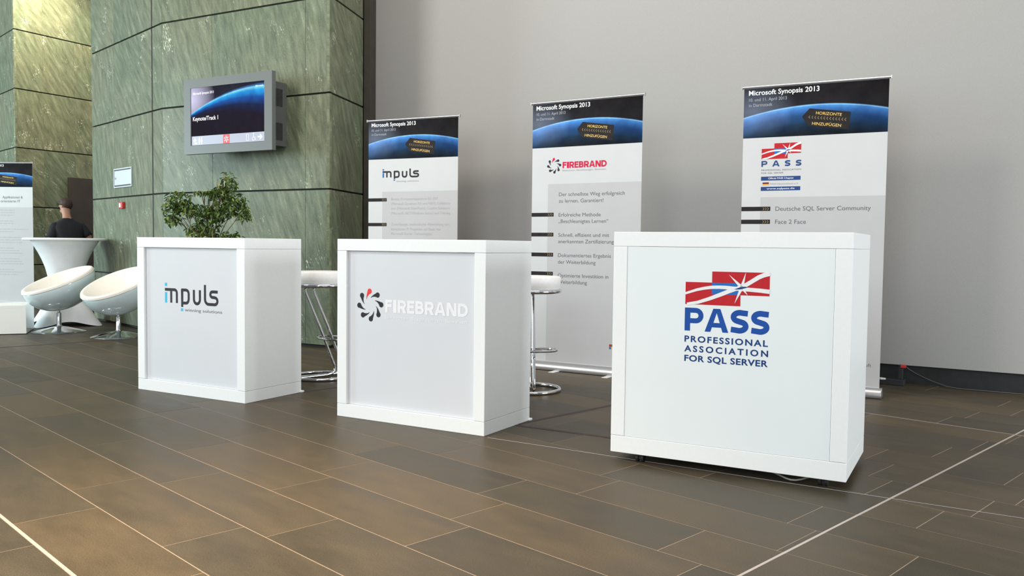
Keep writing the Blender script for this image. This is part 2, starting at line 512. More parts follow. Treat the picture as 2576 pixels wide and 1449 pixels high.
    def build(s, name, m_, parent=None, loc=(0, 0, 0), rotz=0, smooth=False, bevel=0, seg=2, kind=None, label=None):
        me = bpy.data.meshes.new(name)
        me.from_pydata(s.v, [], s.f)
        me.update()
        if smooth:
            for p in me.polygons:
                p.use_smooth = True
            if smooth != 'all':
                me.set_sharp_from_angle(angle=R(40))
        me.materials.append(m_)
        return link(name, me, parent, loc, rotz, bevel, seg, kind, label)


def link(name, me, parent=None, loc=(0, 0, 0), rotz=0, bevel=0, seg=2, kind=None, label=None):
    o = bpy.data.objects.new(name, me)
    C.objects.link(o)
    o.parent = parent
    o.location = loc
    o.rotation_euler = (0, 0, rotz)
    if bevel:
        b = o.modifiers.new('bevel', 'BEVEL')
        b.width, b.segments, b.limit_method = bevel, seg, 'ANGLE'
    if kind:
        o['kind'] = kind
    if label:
        o['label'] = label
    return o


def thing(name, label, cat, loc=(0, 0, 0), rotz=0, group=None):
    o = bpy.data.objects.new(name, None)
    C.objects.link(o)
    o.empty_display_size = 0.1
    o.location = loc
    o.rotation_euler = (0, 0, rotz)
    o['label'], o['category'] = label, cat
    if group:
        o['group'] = group
    return o


def tag(o, label, cat, group=None):
    o['label'], o['category'] = label, cat
    if group:
        o['group'] = group
    return o


def copy_tree(o, parent=None):
    c = o.copy()
    C.objects.link(c)
    c.parent = parent
    for ch in list(o.children):
        copy_tree(ch, c)
    return c


_cap = {}


def text(name, body, u0, u1, z, cap, m_, parent, y=-0.0008, bold=0.0, space=1.0, tilt=0.0, label=None):
    """Lettering fitted between x=u0..u1 with its baseline at z and capitals of height cap, facing -y."""
    def raw(b):
        cu = bpy.data.curves.new('t', 'FONT')
        cu.body = b
        cu.resolution_u = 4
        cu.offset = bold
        cu.space_character = space
        ob = bpy.data.objects.new('t', cu)
        C.objects.link(ob)
        bpy.context.view_layer.update()
        dg = bpy.context.evaluated_depsgraph_get()
        me = bpy.data.meshes.new_from_object(ob.evaluated_get(dg))
        bpy.data.objects.remove(ob)
        bpy.data.curves.remove(cu)
        return me
    key = round(bold, 3)
    if key not in _cap:
        h = raw('H')
        zs = [v.co.y for v in h.vertices]
        _cap[key] = (min(zs), max(zs))
        bpy.data.meshes.remove(h)
    me = raw(body)
    xs = [v.co.x for v in me.vertices]
    x0, x1 = min(xs), max(xs)
    y0, y1 = _cap[key]
    sx, sz = (u1 - u0) / (x1 - x0), cap / (y1 - y0)
    ct, st = math.cos(tilt), math.sin(tilt)
    for v in me.vertices:
        a, b = (v.co.x - x0) * sx, (v.co.y - y0) * sz
        v.co = (u0 + a * ct - b * st, y, z + a * st + b * ct)
    me.name = name
    me.materials.clear()
    me.materials.append(m_)
    for p in me.polygons:
        p.use_smooth = False
    return link(name, me, parent, label=label)




def capitals(word, u0, u1, z, h, t, gap, m_, parent, y, label, widths=None):
    """heavy sans capitals, each letter a part of its own, fitted between u0 and u1"""
    wf = dict(F=0.50, I=0.0, R=0.60, E=0.50, B=0.58, A=0.72, N=0.66, D=0.66, P=0.58, S=0.56)
    adv = [max(wf[c] * h, t) for c in word]
    k = (u1 - u0 - gap * (len(word) - 1)) / sum(adv)
    x = u0
    for c, a in zip(word, adv):
        w = a * k
        mb = MB()
        L = lambda pts: [(x + px, z + pz) for px, pz in pts]
        rect = lambda a_, b_, c_, d_, dy=0.0: mb.flat(L([(a_, c_), (b_, c_), (b_, d_), (a_, d_)]), y - dy)
        if c in 'FIREBNDP':
            rect(0, t if c != 'I' else w, 0, h)
        if c in 'FE':
            b = t * 0.86
            rect(t, w, h - b, h)
            rect(t, w * 0.93, h * 0.53 - b / 2, h * 0.53 + b / 2)
            if c == 'E':
                rect(t, w, 0, b)
        if c in 'PR':
            b = t * 0.88
            zt, zb = h - b / 2, h * 0.44
            r = (zt - zb) / 2
            mb.ribbon(L([(t * 0.9, zt), (w - b / 2 - r, zt)] + arcpts(w - b / 2 - r, zb + r, r, r, 90, -90, 12) + [(t * 0.9, zb)]), b, y - 0.0001)
        if c == 'R':
            mb.flat(L([(w * 0.40, h * 0.44), (w - t * 1.12, 0), (w + t * 0.08, 0), (w * 0.78, h * 0.42)]), y - 0.0002)
        if c == 'B':
            b = t * 0.86
            zt, zm, zb = h - b / 2, h * 0.52, b / 2
            r1, r2 = (zt - zm) / 2, (zm - zb) / 2
            mb.ribbon(L([(t * 0.9, zt), (w * 0.93 - b / 2 - r1, zt)] + arcpts(w * 0.93 - b / 2 - r1, zm + r1, r1, r1, 90, -90, 12) + [(t * 0.9, zm)]), b, y - 0.0001)
            mb.ribbon(L([(t * 0.9, zm), (w - b / 2 - r2, zm)] + arcpts(w - b / 2 - r2, zb + r2, r2, r2, 90, -90, 12) + [(t * 0.9, zb)]), b, y - 0.0002)
        if c == 'D':
            b = t * 0.9
            rz = (h - b) / 2
            rx = min(rz, w - t - b / 2)
            mb.ribbon(L([(t * 0.9, h - b / 2), (w - b / 2 - rx, h - b / 2)] + arcpts(w - b / 2 - rx, h / 2, rx, rz, 90, -90, 16) + [(t * 0.9, b / 2)]), b, y - 0.0001)
        if c == 'A':
            mb.flat(L([(0, 0), (t * 1.02, 0), (w * 0.5 + t * 0.02, h * 0.84), (w * 0.5, h), (w * 0.5 - t * 0.62, h)]), y)
            mb.flat(L([(w - t * 1.02, 0), (w, 0), (w * 0.5 + t * 0.62, h), (w * 0.5, h), (w * 0.5 - t * 0.02, h * 0.84)]), y - 0.0001)
            mb.flat(L([(w * 0.24, h * 0.20), (w * 0.76, h * 0.20), (w * 0.70, h * 0.20 + t * 0.8), (w * 0.30, h * 0.20 + t * 0.8)]), y - 0.0002)
        if c == 'N':
            rect(w - t, w, 0, h)
            mb.flat(L([(w - t * 1.25, 0), (w - t * 0.05, 0), (t * 1.25, h), (t * 0.05, h)]), y - 0.0001)
        if c == 'S':
            b = t * 0.98
            rz, rx = (h - b) / 4, (w - b) / 2
            pts = [(w * 0.93, h - b * 0.62)] + arcpts(w * 0.52, h - b / 2 - rz, rx * 0.98, rz, 72, 230, 14) + arcpts(w * 0.49, b / 2 + rz, rx * 0.98, rz, 50, -108, 14) + [(w * 0.05, b * 0.66)]
            mb.ribbon(L(pts), b, y)
        mb.build('letter', m_, parent, label=label)
        x += w + gap


def arcpts(cx, cz, rx, rz, a0, a1, n=5):
    return [(cx + rx * math.cos(R(a0 + (a1 - a0) * i / n)), cz + rz * math.sin(R(a0 + (a1 - a0) * i / n))) for i in range(n + 1)]


# ------------------------------------------------------------------ the setting: floor
A = -0.7843966
tv = Vector((math.cos(A), math.sin(A)))
nv = Vector((-math.sin(A), math.cos(A)))


def AB(t, n):
    return (tv.x * t + nv.x * n, tv.y * t + nv.y * n)


floor = MB()
floor.prism([AB(-20, -4), AB(6, -4), AB(6, 16), AB(-20, 16)], -0.12, -0.0009)
floor = floor.build('floor', M['grout'], kind='structure')
PIT, N0, TL, T_STRIP = 0.29747, 0.871, 0.898, -1.338
G = 0.0042
joint_left = {0: -3.398, 1: -2.81, 2: -2.66, 3: -2.26, 4: -2.371, 5: -2.545, 6: -2.265, 7: -2.38, 8: -2.05}
joint_right = {6: -1.011, 7: -1.337, 8: -1.125, 11: -1.074, 13: -1.53}
rows = range(-12, 46)
tiles = []
rj = random.Random(3)
for k in rows:
    n0, n1 = N0 + k * PIT, N0 + (k + 1) * PIT
    jl = joint_left.get(k, rj.uniform(-0.9, 0) - 2)
    jr = joint_right.get(k, rj.uniform(0, 0.9) - 1.3)
    if k >= 15:
        jr = jl = {15: -1.757, 17: -1.517, 18: -1.67, 19: -2.23}.get(k, rj.uniform(-2.2, -1.3))
    # left field
    t = jl
    while t < T_STRIP:
        t += TL
    e = t
    while e > -18:
        a, b = e - TL, min(e, T_STRIP)
        if b - a > 0.008 and a < T_STRIP:
            tiles.append((a, b, n0, n1))
        e -= TL
    t = jr
    while t > T_STRIP:
        t -= TL
    while t < 5:
        a, b = max(t, T_STRIP), t + TL
        if b - a > 0.008:
            tiles.append((a, b, n0, n1))
        t += TL


def clipt(a, b, n0, n1):
    g = G / 2
    a2 = a + (0.006 if abs(a - T_STRIP) < 1e-6 else g)
    b2 = b - (0.006 if abs(b - T_STRIP) < 1e-6 else g)
    k0 = round((n0 - N0) / PIT)
    m0 = n0 + (0.007 if k0 == 0 else 0.0035 if k0 == 15 else g)
    m1 = n1 - (0.007 if k0 == -1 else 0.0035 if k0 == 14 else g)
    return a2, b2, m0, m1


def seen(tile):
    a, b, n0, n1 = tile
    best = None
    for t in (a, (a + b) / 2, b):
        for n in (n0, n1):
            x, y = AB(t, n)
            if y > 2.3 and abs(x) < 0.615 * y + 0.05:
                best = min(best or 99, math.hypot(x, y))
    return best


ranked = sorted([(seen(t), t) for t in tiles if seen(t)], key=lambda q: q[0])
near = [t for d, t in ranked[:296]]
near_set = set(near)
shared = {}
rt_ = random.Random(11)


def tile_mesh(L, W, z):
    me = MB().box(0, L, 0, W, -0.012, 0.0)
    # eased arris
    me = MB()
    e = 0.0004
    me.add([(0, 0, -0.012), (L, 0, -0.012), (L, W, -0.012), (0, W, -0.012), (0, 0, -e), (L, 0, -e), (L, W, -e), (0, W, -e),
            (e, e, 0), (L - e, e, 0), (L - e, W - e, 0), (e, W - e, 0)],
           [(0, 1, 5, 4), (1, 2, 6, 5), (2, 3, 7, 6), (3, 0, 4, 7), (4, 5, 9, 8), (5, 6, 10, 9), (6, 7, 11, 10), (7, 4, 8, 11), (8, 9, 10, 11)])
    return me


rest = MB()
for tl in tiles:
    a, b, m0, m1 = clipt(*tl)
    if tl in near_set:
        key = (round(b - a, 3), round(m1 - m0, 3))
        if key not in shared:
            o = tile_mesh(b - a, m1 - m0, 0).build('floor_tile', M['tile'], floor)
            shared[key] = o.data
        else:
            o = link('floor_tile', shared[key], floor)
        x, y = AB(a, m0)
        o.location = (x, y, rt_.uniform(-0.0002, 0.0))
        o.rotation_euler = (0, 0, A)
    else:
        p = [AB(a, m0), AB(b, m0), AB(b, m1), AB(a, m1)]
        if all(abs(q[0]) < 14 and -3 < q[1] < 20 for q in p):
            rest.add([(q[0], q[1], 0.0) for q in p] + [(q[0], q[1], -0.003) for q in p], [(0, 1, 2, 3), (0, 4, 5, 1), (1, 5, 6, 2), (2, 6, 7, 3), (3, 7, 4, 0)])
rest.build('floor_tile_field', M['tile'], floor, kind='stuff')


def floor_strip(name, t0, n0, t1, n1, wd, m_, z0=-0.003, z1=0.0006, label=None, parent=floor):
    p, q = Vector(AB(t0, n0)), Vector(AB(t1, n1))
    d = (q - p).normalized(); nn = Vector((-d.y, d.x)) * wd / 2
    o = MB().prism([tuple(p - nn), tuple(q - nn), tuple(q + nn), tuple(p + nn)], z0, z1).build(name, m_, parent, label=label)
    return o


floor_strip('divider_strip', T_STRIP, -3, T_STRIP, 9, 0.010, M['strip'])
floor_strip('divider_strip', -14, N0, T_STRIP - 0.005, N0, 0.012, M['strip'])
floor_strip('divider_strip', T_STRIP + 0.005, N0, 4, N0, 0.012, M['strip'])
floor_strip('divider_strip', -3.3, N0 + 15 * PIT, 2, N0 + 15 * PIT, 0.006, M['strip'])
for t, n0, n1, w_ in ((-3.396, 3.40, 6.6, 0.030), (-5.123, 3.02, 4.2, 0.028), (-9.108, 1.5, 3.85, 0.030)):
    floor_strip('expansion_joint', t, n0, t, n1, w_, M['tape'], z1=0.0012, label='dark brown rubber joint')
floor_strip('expansion_joint', -3.41, 3.425, -2.15, 3.755, 0.030, M['tape'], z1=0.0016, label='dark brown rubber joint')

# ------------------------------------------------------------------ the setting: walls
ZJ = [0.028, 0.626, 1.550, 2.474, 3.393, 4.310, 5.230, 6.150]
HJ = 0.0085


def panels(wall, p, q, edges, rng, wide=(), back=0.03, ease=0.0015):
    """stone panels on the wall face running from p to q (left to right as seen)"""
    p, q = Vector(p), Vector(q)
    d = (q - p); Ln = d.length; d.normalize()
    yaw = math.atan2(d.y, d.x)
    for i in range(len(edges) - 1):
        u0, u1 = edges[i], edges[i + 1]
        g0 = 0.022 if u0 in wide else 0.0012
        g1 = 0.012 if u1 in wide else 0.0012
        for j in range(len(ZJ) - 1):
            a, b = ZJ[j] + (HJ if j else 0), ZJ[j + 1] - HJ
            W, H = (u1 - g1) - (u0 + g0), b - a
            e = ease
            mb = MB()
            mb.add([(0, back, 0), (W, back, 0), (W, back, H), (0, back, H), (0, e, 0), (W, e, 0), (W, e, H), (0, e, H),
                    (e, 0, e), (W - e, 0, e), (W - e, 0, H - e), (e, 0, H - e)],
                   [(0, 1, 5, 4), (1, 2, 6, 5), (2, 3, 7, 6), (3, 0, 4, 7), (4, 5, 9, 8), (5, 6, 10, 9), (6, 7, 11, 10), (7, 4, 8, 11), (8, 9, 10, 11)])
            o = mb.build('stone_panel', M['stone'], wall)
            pos = p + d * (u0 + g0)
            o.location = (pos.x, pos.y, a)
            o.rotation_euler = (0, 0, yaw)
            if u0 in wide:
                js = MB().box(-0.030, 0.0, 0.001, back, 0, H).build('joint_strip', M['gap'], wall)
                js.location, js.rotation_euler = o.location, o.rotation_euler


def inset(poly, d):
    n = len(poly); out = []
    for i in range(n):
        a, b, c = Vector(poly[i - 1]), Vector(poly[i]), Vector(poly[(i + 1) % n])
        e1, e2 = (b - a).normalized(), (c - b).normalized()
        n1, n2 = Vector((-e1.y, e1.x)), Vector((-e2.y, e2.x))
        k = (n1 + n2); k = k / max(0.3, k.dot(n1))
        out.append(tuple(b + k * d))
    return out


PA, PB, PC_, PD = (-5.400, 10.998), (-3.845, 9.400), (-1.774, 8.275), (-1.606, 9.141)
block = [PA, PB, PC_, PD, (-1.45, 9.95), (-4.72, 12.2)]
wm = MB().prism(inset(block, 0.026), 0.0, 6.15).build('wall_middle', M['gap'], kind='structure')
LA = (Vector(PB) - Vector(PA)).length
LB = (Vector(PC_) - Vector(PB)).length
LC = (Vector(PD) - Vector(PC_)).length
panels(wm, PA, PB, [0.0, 0.79, 1.95, LA], 0, wide=(1.95,))
panels(wm, PB, PC_, [0.0, 0.77, 2.05, LB], 0)
panels(wm, PC_, PD, [0.0, LC], 0)
panels(wm, (-4.72, 12.2), PA, [0.0, (Vector(PA) - Vector((-4.72, 12.2))).length], 0)
# far block on the left
QA, QB, QC = (-10.6, 16.31), (-7.82, 13.47), (-6.85, 15.20)
far = [QA, QB, QC, (-8.5, 17.5)]
wl = MB().prism(inset(far, 0.026), 0.0, 6.15).build('wall_left', M['gap'], kind='structure')
LQ = (Vector(QB) - Vector(QA)).length
LR = (Vector(QC) - Vector(QB)).length
panels(wl, QA, QB, [0.0, 0.9, 1.95, 3.05, LQ], 0)
panels(wl, QB, QC, [0.0, 0.466, 1.01, 1.56, LR], 0)
# dark bronze strip between the stone block and the grey wall
MB().prism([(-1.600, 9.150), (-1.535, 9.135), (-1.40, 9.9), (-1.48, 9.9)], 0.0, 6.15).build('trim_1', M['pillar'], kind='structure')
# grey wall
WY = R(-32.0)
wd_, wn_ = Vector((math.cos(WY), math.sin(WY))), Vector((-math.sin(WY), math.cos(WY)))
W0 = Vector((3.34, 6.325)) + wn_ * -0.02
a, b = W0 - wd_ * 6.3, W0 + wd_ * 6.5
MB().prism([tuple(a), tuple(b), tuple(b + wn_ * 0.2), tuple(a + wn_ * 0.2)], 0.143, 6.15).build('wall_right', M['wall'], kind='structure')
a2, b2 = a + wn_ * 0.022, b + wn_ * 0.022
MB().prism([tuple(a2), tuple(b2), tuple(b2 + wn_ * 0.15), tuple(a2 + wn_ * 0.15)], 0.0, 0.146).build('baseboard_right', M['black'], kind='structure')
MB().box(-16, 3, 18.6, 18.8, 0, 6.15).build('wall_back', M['wall'], kind='structure')
# dark door leaf set against the far stone block
dd = Vector((QC[0] - QB[0], QC[1] - QB[1])).normalized()
dn_ = Vector((dd.y, -dd.x))
dp = Vector(QB) + dd * 0.83 + dn_ * 0.10
dr = thing('door_1', '', 'door', (dp.x, dp.y, 0), math.atan2(dd.y, dd.x))
del dr['label'], dr['category']
dr['kind'] = 'structure'
MB().box(0, 0.62, 0, 0.06, 0.01, 2.065).build('door_leaf', M['door'], dr, bevel=0.004)
MB().box(0.63, 1.10, 0, 0.06, 0.01, 2.065).build('door_leaf', M['door'], dr, bevel=0.004)
MB().tube([(0.58, -0.002, 1.0), (0.58, -0.05, 1.0), (0.50, -0.05, 1.0)], 0.009).build('door_handle', M['steel'], dr, smooth=True)

# ------------------------------------------------------------------ counters


def counter(name_label, loc, yaw, W, D, H, z0, recess, pm, panel_rect, top=0.068, wheels=False, feet=True):
    t = thing('display_counter', name_label, 'counter', (loc[0], loc[1], 0), yaw, 'white display counters')
    st, bt = panel_rect
    zt = z0 + H
    g = 0.0012
    MB().box(0, W, 0, D, zt - top, zt).build('worktop', M['white'], t, bevel=0.002)
    MB().box(0, W, 0, D, z0, z0 + bt).build('plinth', M['white'], t, bevel=0.002)
    for x0 in (0, W - st):
        MB().box(x0, x0 + st, 0, D, z0 + bt + g, zt - top - g).build('side_wall', M['white'], t, bevel=0.002)
    MB().box(st + g, W - st - g, recess, recess + 0.012, z0 + bt + g, zt - top - g).build('front_panel', pm, t)
    MB().box(st + g, W - st - g, 0.06, D - 0.02, z0 + bt + g, z0 + bt + 0.02).build('shelf', M['white'], t)
    MB().box(st + g, W - st - g, 0.06, D - 0.02, z0 + 0.52, z0 + 0.54).build('shelf', M['white'], t)
    return t


def px_ring(mb, cx, cz, y, sx, sz, k, phase=0.0):
    """one of eight swirling drops round a ring"""
    a = PI / 2 - k * PI / 4 + phase
    pts, wds = [], []
    for i in range(9):
        q = i / 8
        r = 0.50 + 0.42 * q
        ang = a + 0.60 * (1 - q) ** 1.2
        pts.append((cx + sx * r * math.cos(ang), cz + sz * r * math.sin(ang)))
        wds.append((0.03 + 0.31 * q ** 1.5) * (sx + sz) / 2)
    mb.ribbon(pts, wds, y)
    c0 = pts[-1]
    rr = wds[-1] / 2
    mb.flat([(c0[0] + rr * 1.04 * math.cos(v * PI / 8), c0[1] + rr * 1.04 * math.sin(v * PI / 8)) for v in range(16)], y - 0.00005)


def arcpts(cx, cz, rx, rz, a0, a1, n=5):
    return [(cx + rx * math.cos(R(a0 + (a1 - a0) * i / n)), cz + rz * math.sin(R(a0 + (a1 - a0) * i / n))) for i in range(n + 1)]


def impuls(parent, ox, oz, s, y, sz=None, cyan=None):
    """the rounded wordmark, measured on the counter; s scales it"""
    sz = sz or s
    T = lambda L: [(ox + (x - 0.262) * s, oz + (z - 0.612) * sz) for x, z in L]
    wv = 0.0195 * s
    strokes = [
        [([(0.262, 0.700), (0.352, 0.700)] + arcpts(0.358, 0.678, 0.022, 0.022, 90, 0) + [(0.380, 0.612)]), [(0.3245, 0.700), (0.3245, 0.612)]],
        [[(0.432, 0.588), (0.432, 0.703), (0.433, 0.7035)], ([(0.424, 0.702), (0.468, 0.702)] + arcpts(0.470, 0.677, 0.025, 0.025, 90, 0) + arcpts(0.470, 0.645, 0.025, 0.030, 0, -90) + [(0.424, 0.615)])],
        [([(0.545, 0.706)] + [(0.545, 0.645)] + arcpts(0.571, 0.645, 0.026, 0.030, 180, 270) + arcpts(0.576, 0.645, 0.026, 0.030, 270, 360) + [(0.602, 0.706)])],
        [([(0.650, 0.742), (0.650, 0.648)] + arcpts(0.682, 0.648, 0.032, 0.032, 180, 270) + [(0.735, 0.616)] + arcpts(0.740, 0.639, 0.025, 0.023, -90, 90, 8) +
          arcpts(0.718, 0.681, 0.018, 0.018, 270, 90, 8) + [(0.768, 0.699)])]]
    for st_ in strokes:
        mb = MB()
        for k, q in enumerate(st_):
            mb.ribbon(T(q), wv, y - 0.0001 * k)
        mb.build('letter', M['ink'], parent)
    for z0_, z1_, x0_, x1_ in ((0.723, 0.745, 0.2625, 0.2835), (0.611, 0.682, 0.2625, 0.2835), (0.560, 0.579, 0.4185, 0.4405)):
        MB().flat(T([(x0_, z0_), (x1_, z0_), (x1_, z1_), (x0_, z1_)]), y - 0.0002).build('letter', cyan or M['cyan'], parent, label='bright blue piece of the wordmark')
    return T


def pass_logo(parent, o, s, y, red=None, blue=None):
    """two overlapping red blocks crossed by two bands and a star; measured with its left edge at .352 and lower edge at .766"""
    T = lambda L: [(o[0] + (x - 0.352) * s, o[1] + (z - 0.766) * s) for x, z in L]
    mb = MB()
    mb.flat(T([(0.352, 0.766), (0.601, 0.766), (0.601, 0.815), (0.473, 0.815), (0.473, 0.867), (0.352, 0.867)]), y)
    mb.flat(T([(0.601, 0.815), (0.726, 0.815), (0.726, 0.917), (0.473, 0.917), (0.473, 0.867), (0.601, 0.867)]), y)
    mb.build('emblem', red or M['red'], parent, label='two overlapping red blocks')
    MB().flat(T([(0.473, 0.815), (0.601, 0.815), (0.601, 0.867), (0.473, 0.867)]), y - 0.0001).build('emblem', blue or M['blueprint'], parent, label='blue block where the red ones overlap')
    wb = MB()
    wb.ribbon(T([(0.350, 0.814), (0.405, 0.833), (0.440, 0.841), (0.473, 0.846), (0.505, 0.8475), (0.535, 0.847), (0.57, 0.844), (0.61, 0.842), (0.655, 0.840), (0.69, 0.838), (0.727, 0.8345)]),
              [0.010 * s, .012 * s, .0135 * s, .0145 * s, .015 * s, .016 * s, .017 * s, .017 * s, .0175 * s, .018 * s, .0185 * s], y - 0.0003)
    wb.ribbon(T([(0.360, 0.7665), (0.410, 0.776), (0.462, 0.794), (0.518, 0.817), (0.545, 0.829), (0.572, 0.839), (0.60, 0.850), (0.626, 0.862), (0.652, 0.879), (0.678, 0.896), (0.700, 0.906), (0.727, 0.913)]),
              [0.012 * s, .014 * s, .016 * s, .018 * s, .018 * s, .017 * s, .017 * s, .018 * s, .018 * s, .019 * s, .019 * s, .018 * s], y - 0.0004)
    c = (0.606, 0.849)
    for tip, hw in (((0.548, 0.905), 0.008), ((0.623, 0.917), 0.008), ((0.633, 0.815), 0.007), ((0.575, 0.776), 0.008)):
        dx, dz = tip[0] - c[0], tip[1] - c[1]
        l = math.hypot(dx, dz); nx, nz = -dz / l * hw, dx / l * hw
        wb.flat(T([(c[0] - nx, c[1] - nz), (c[0] + nx, c[1] + nz), tip][::-1]), y - 0.0005)
    wb.build('emblem', M['textwhite'], parent, label='white bands and four-pointed star')
    MB().flat(T([(0.572, 0.8395), (0.598, 0.8405), (0.632, 0.850), (0.622, 0.8535), (0.600, 0.851)]), y - 0.0007).build('emblem', M['navy'], parent, label='dark blue sliver at the crossing')
    return T


def co(pos, yaw, W):
    return (pos[0] - math.cos(yaw) * W, pos[1] - math.sin(yaw) * W)


W12, D12 = 1.0265, 0.508
# counter 1
y1 = -0.5088
c1 = counter('white counter with a rounded dark wordmark and cyan dots, leftmost of the three', co((-1.6854, 5.3664), y1, W12), y1, W12, D12, 1.05, 0.0, 0.016, M['panel'], (0.070, 0.076))
impuls(c1, 0.262, 0.612, 1.0, 0.0155)
text('lettering', 'winning solutions', 0.457, 0.807, 0.5605, 0.020, M['textgrey'], c1, y=0.0153)
# counter 2
y2 = -0.5193
c2 = counter('white counter with a black and red swirl and white capitals, middle one', co((-0.1405, 4.5184), y2, W12), y2, W12, D12, 1.05, 0.0, 0.018, M['panel'], (0.070, 0.076))
for k in range(8):
    mb = MB()
    px_ring(mb, 0.2335, 0.669, 0.0172, 0.088, 0.087, k, 0.06)
    mb.build('emblem', M['orangered'] if k == 0 else M['ink'], c2, label='orange red drop of the ring' if k == 0 else 'black drop of the ring')
capitals('FIREBRAND', 0.343, 0.907, 0.632, 0.0735, 0.0185, 0.0065, M['textwhite'], c2, 0.0172, 'white capital')
text('lettering', 'Eintauchen. Beschleunigen. Beweisen.', 0.343, 0.907, 0.594, 0.021, M['textwhite'], c2, y=0.0172, label='white lettering')
for t_ in (c1, c2):
    for x in (0.03, W12 - 0.01):
        MB().box(x - 0.02, x + 0.02, D12 - 0.012, D12 + 0.018, 0.0, 0.012).build('foot', M['white'], t_, bevel=0.002)
# counter 3
y3 = -0.4979
W3, D3 = 1.0615, 0.6285
Z3 = 0.0432
c3 = counter('white wheeled counter with red block emblem and large blue capitals, rightmost one', co((1.4136, 3.5398), y3, W3), y3, W3, D3, 1.05, Z3, 0.002, M['panel3'], (0.068, 0.080))
for (x, yy) in ((0.135, 0.05), (W3 - 0.10, 0.07), (0.15, D3 - 0.08), (W3 - 0.10, D3 - 0.08)):
    cs = MB().box(x - 0.022, x + 0.022, yy - 0.022, yy + 0.022, 0.036, Z3)
    cs.box(x - 0.006, x + 0.006, yy - 0.012, yy + 0.012, 0.012, 0.037)
    cs = cs.build('caster', M['rubber'], c3)
    for sx in (-1, 1):
        wh = MB()
        ring = [(0.0205 * math.cos(2 * PI * k / 20), 0.0205 * math.sin(2 * PI * k / 20) + 0.0205) for k in range(20)]
        wh.prism([(yy + p, q) for p, q in ring], x + sx * 0.007 - 0.0005 * sx, x + sx * 0.020, 'x')
        wh.build('wheel', M['rubber'], cs, bevel=0.002)
PZ = -0.0  # emblem heights below were measured from the floor
pass_logo(c3, (0.352, 0.766), 1.0, 0.0012)
capitals('PASS', 0.351, 0.731, 0.645, 0.105, 0.0255, 0.007, M['blue'], c3, 0.0014, 'large royal blue capital')
text('lettering', 'PROFESSIONAL', 0.352, 0.725, 0.5935, 0.0285, M['navy'], c3, y=0.0014, bold=0.026, space=1.25, label='navy capitals')
text('lettering', 'ASSOCIATION', 0.352, 0.727, 0.549, 0.0285, M['navy'], c3, y=0.0014, bold=0.026, space=1.4, label='navy capitals')
text('lettering', 'FOR SQL SERVER', 0.353, 0.727, 0.505, 0.0285, M['navy'], c3, y=0.0014, bold=0.026, space=1.08, label='navy capitals')
_u3, _v3 = Vector((math.cos(y3), math.sin(y3))), Vector((-math.sin(y3), math.cos(y3)))
_o3 = Vector(co((1.4136, 3.5398), y3, W3))
cb_ = []
for i in range(9):
    q = _o3 + _u3 * (0.74 + 0.022 * i) + _v3 * (0.060 + 0.01 * math.sin(i))
    cb_.append((q.x, q.y, 0.034 - 0.024 * math.sin(PI * i / 8)))
tag(MB().tube(cb_, 0.004, 6).build('cable', M['wire'], smooth=True), 'pale grey cable sagging under the wheeled counter', 'cable')

# ------------------------------------------------------------------ roll-up banners


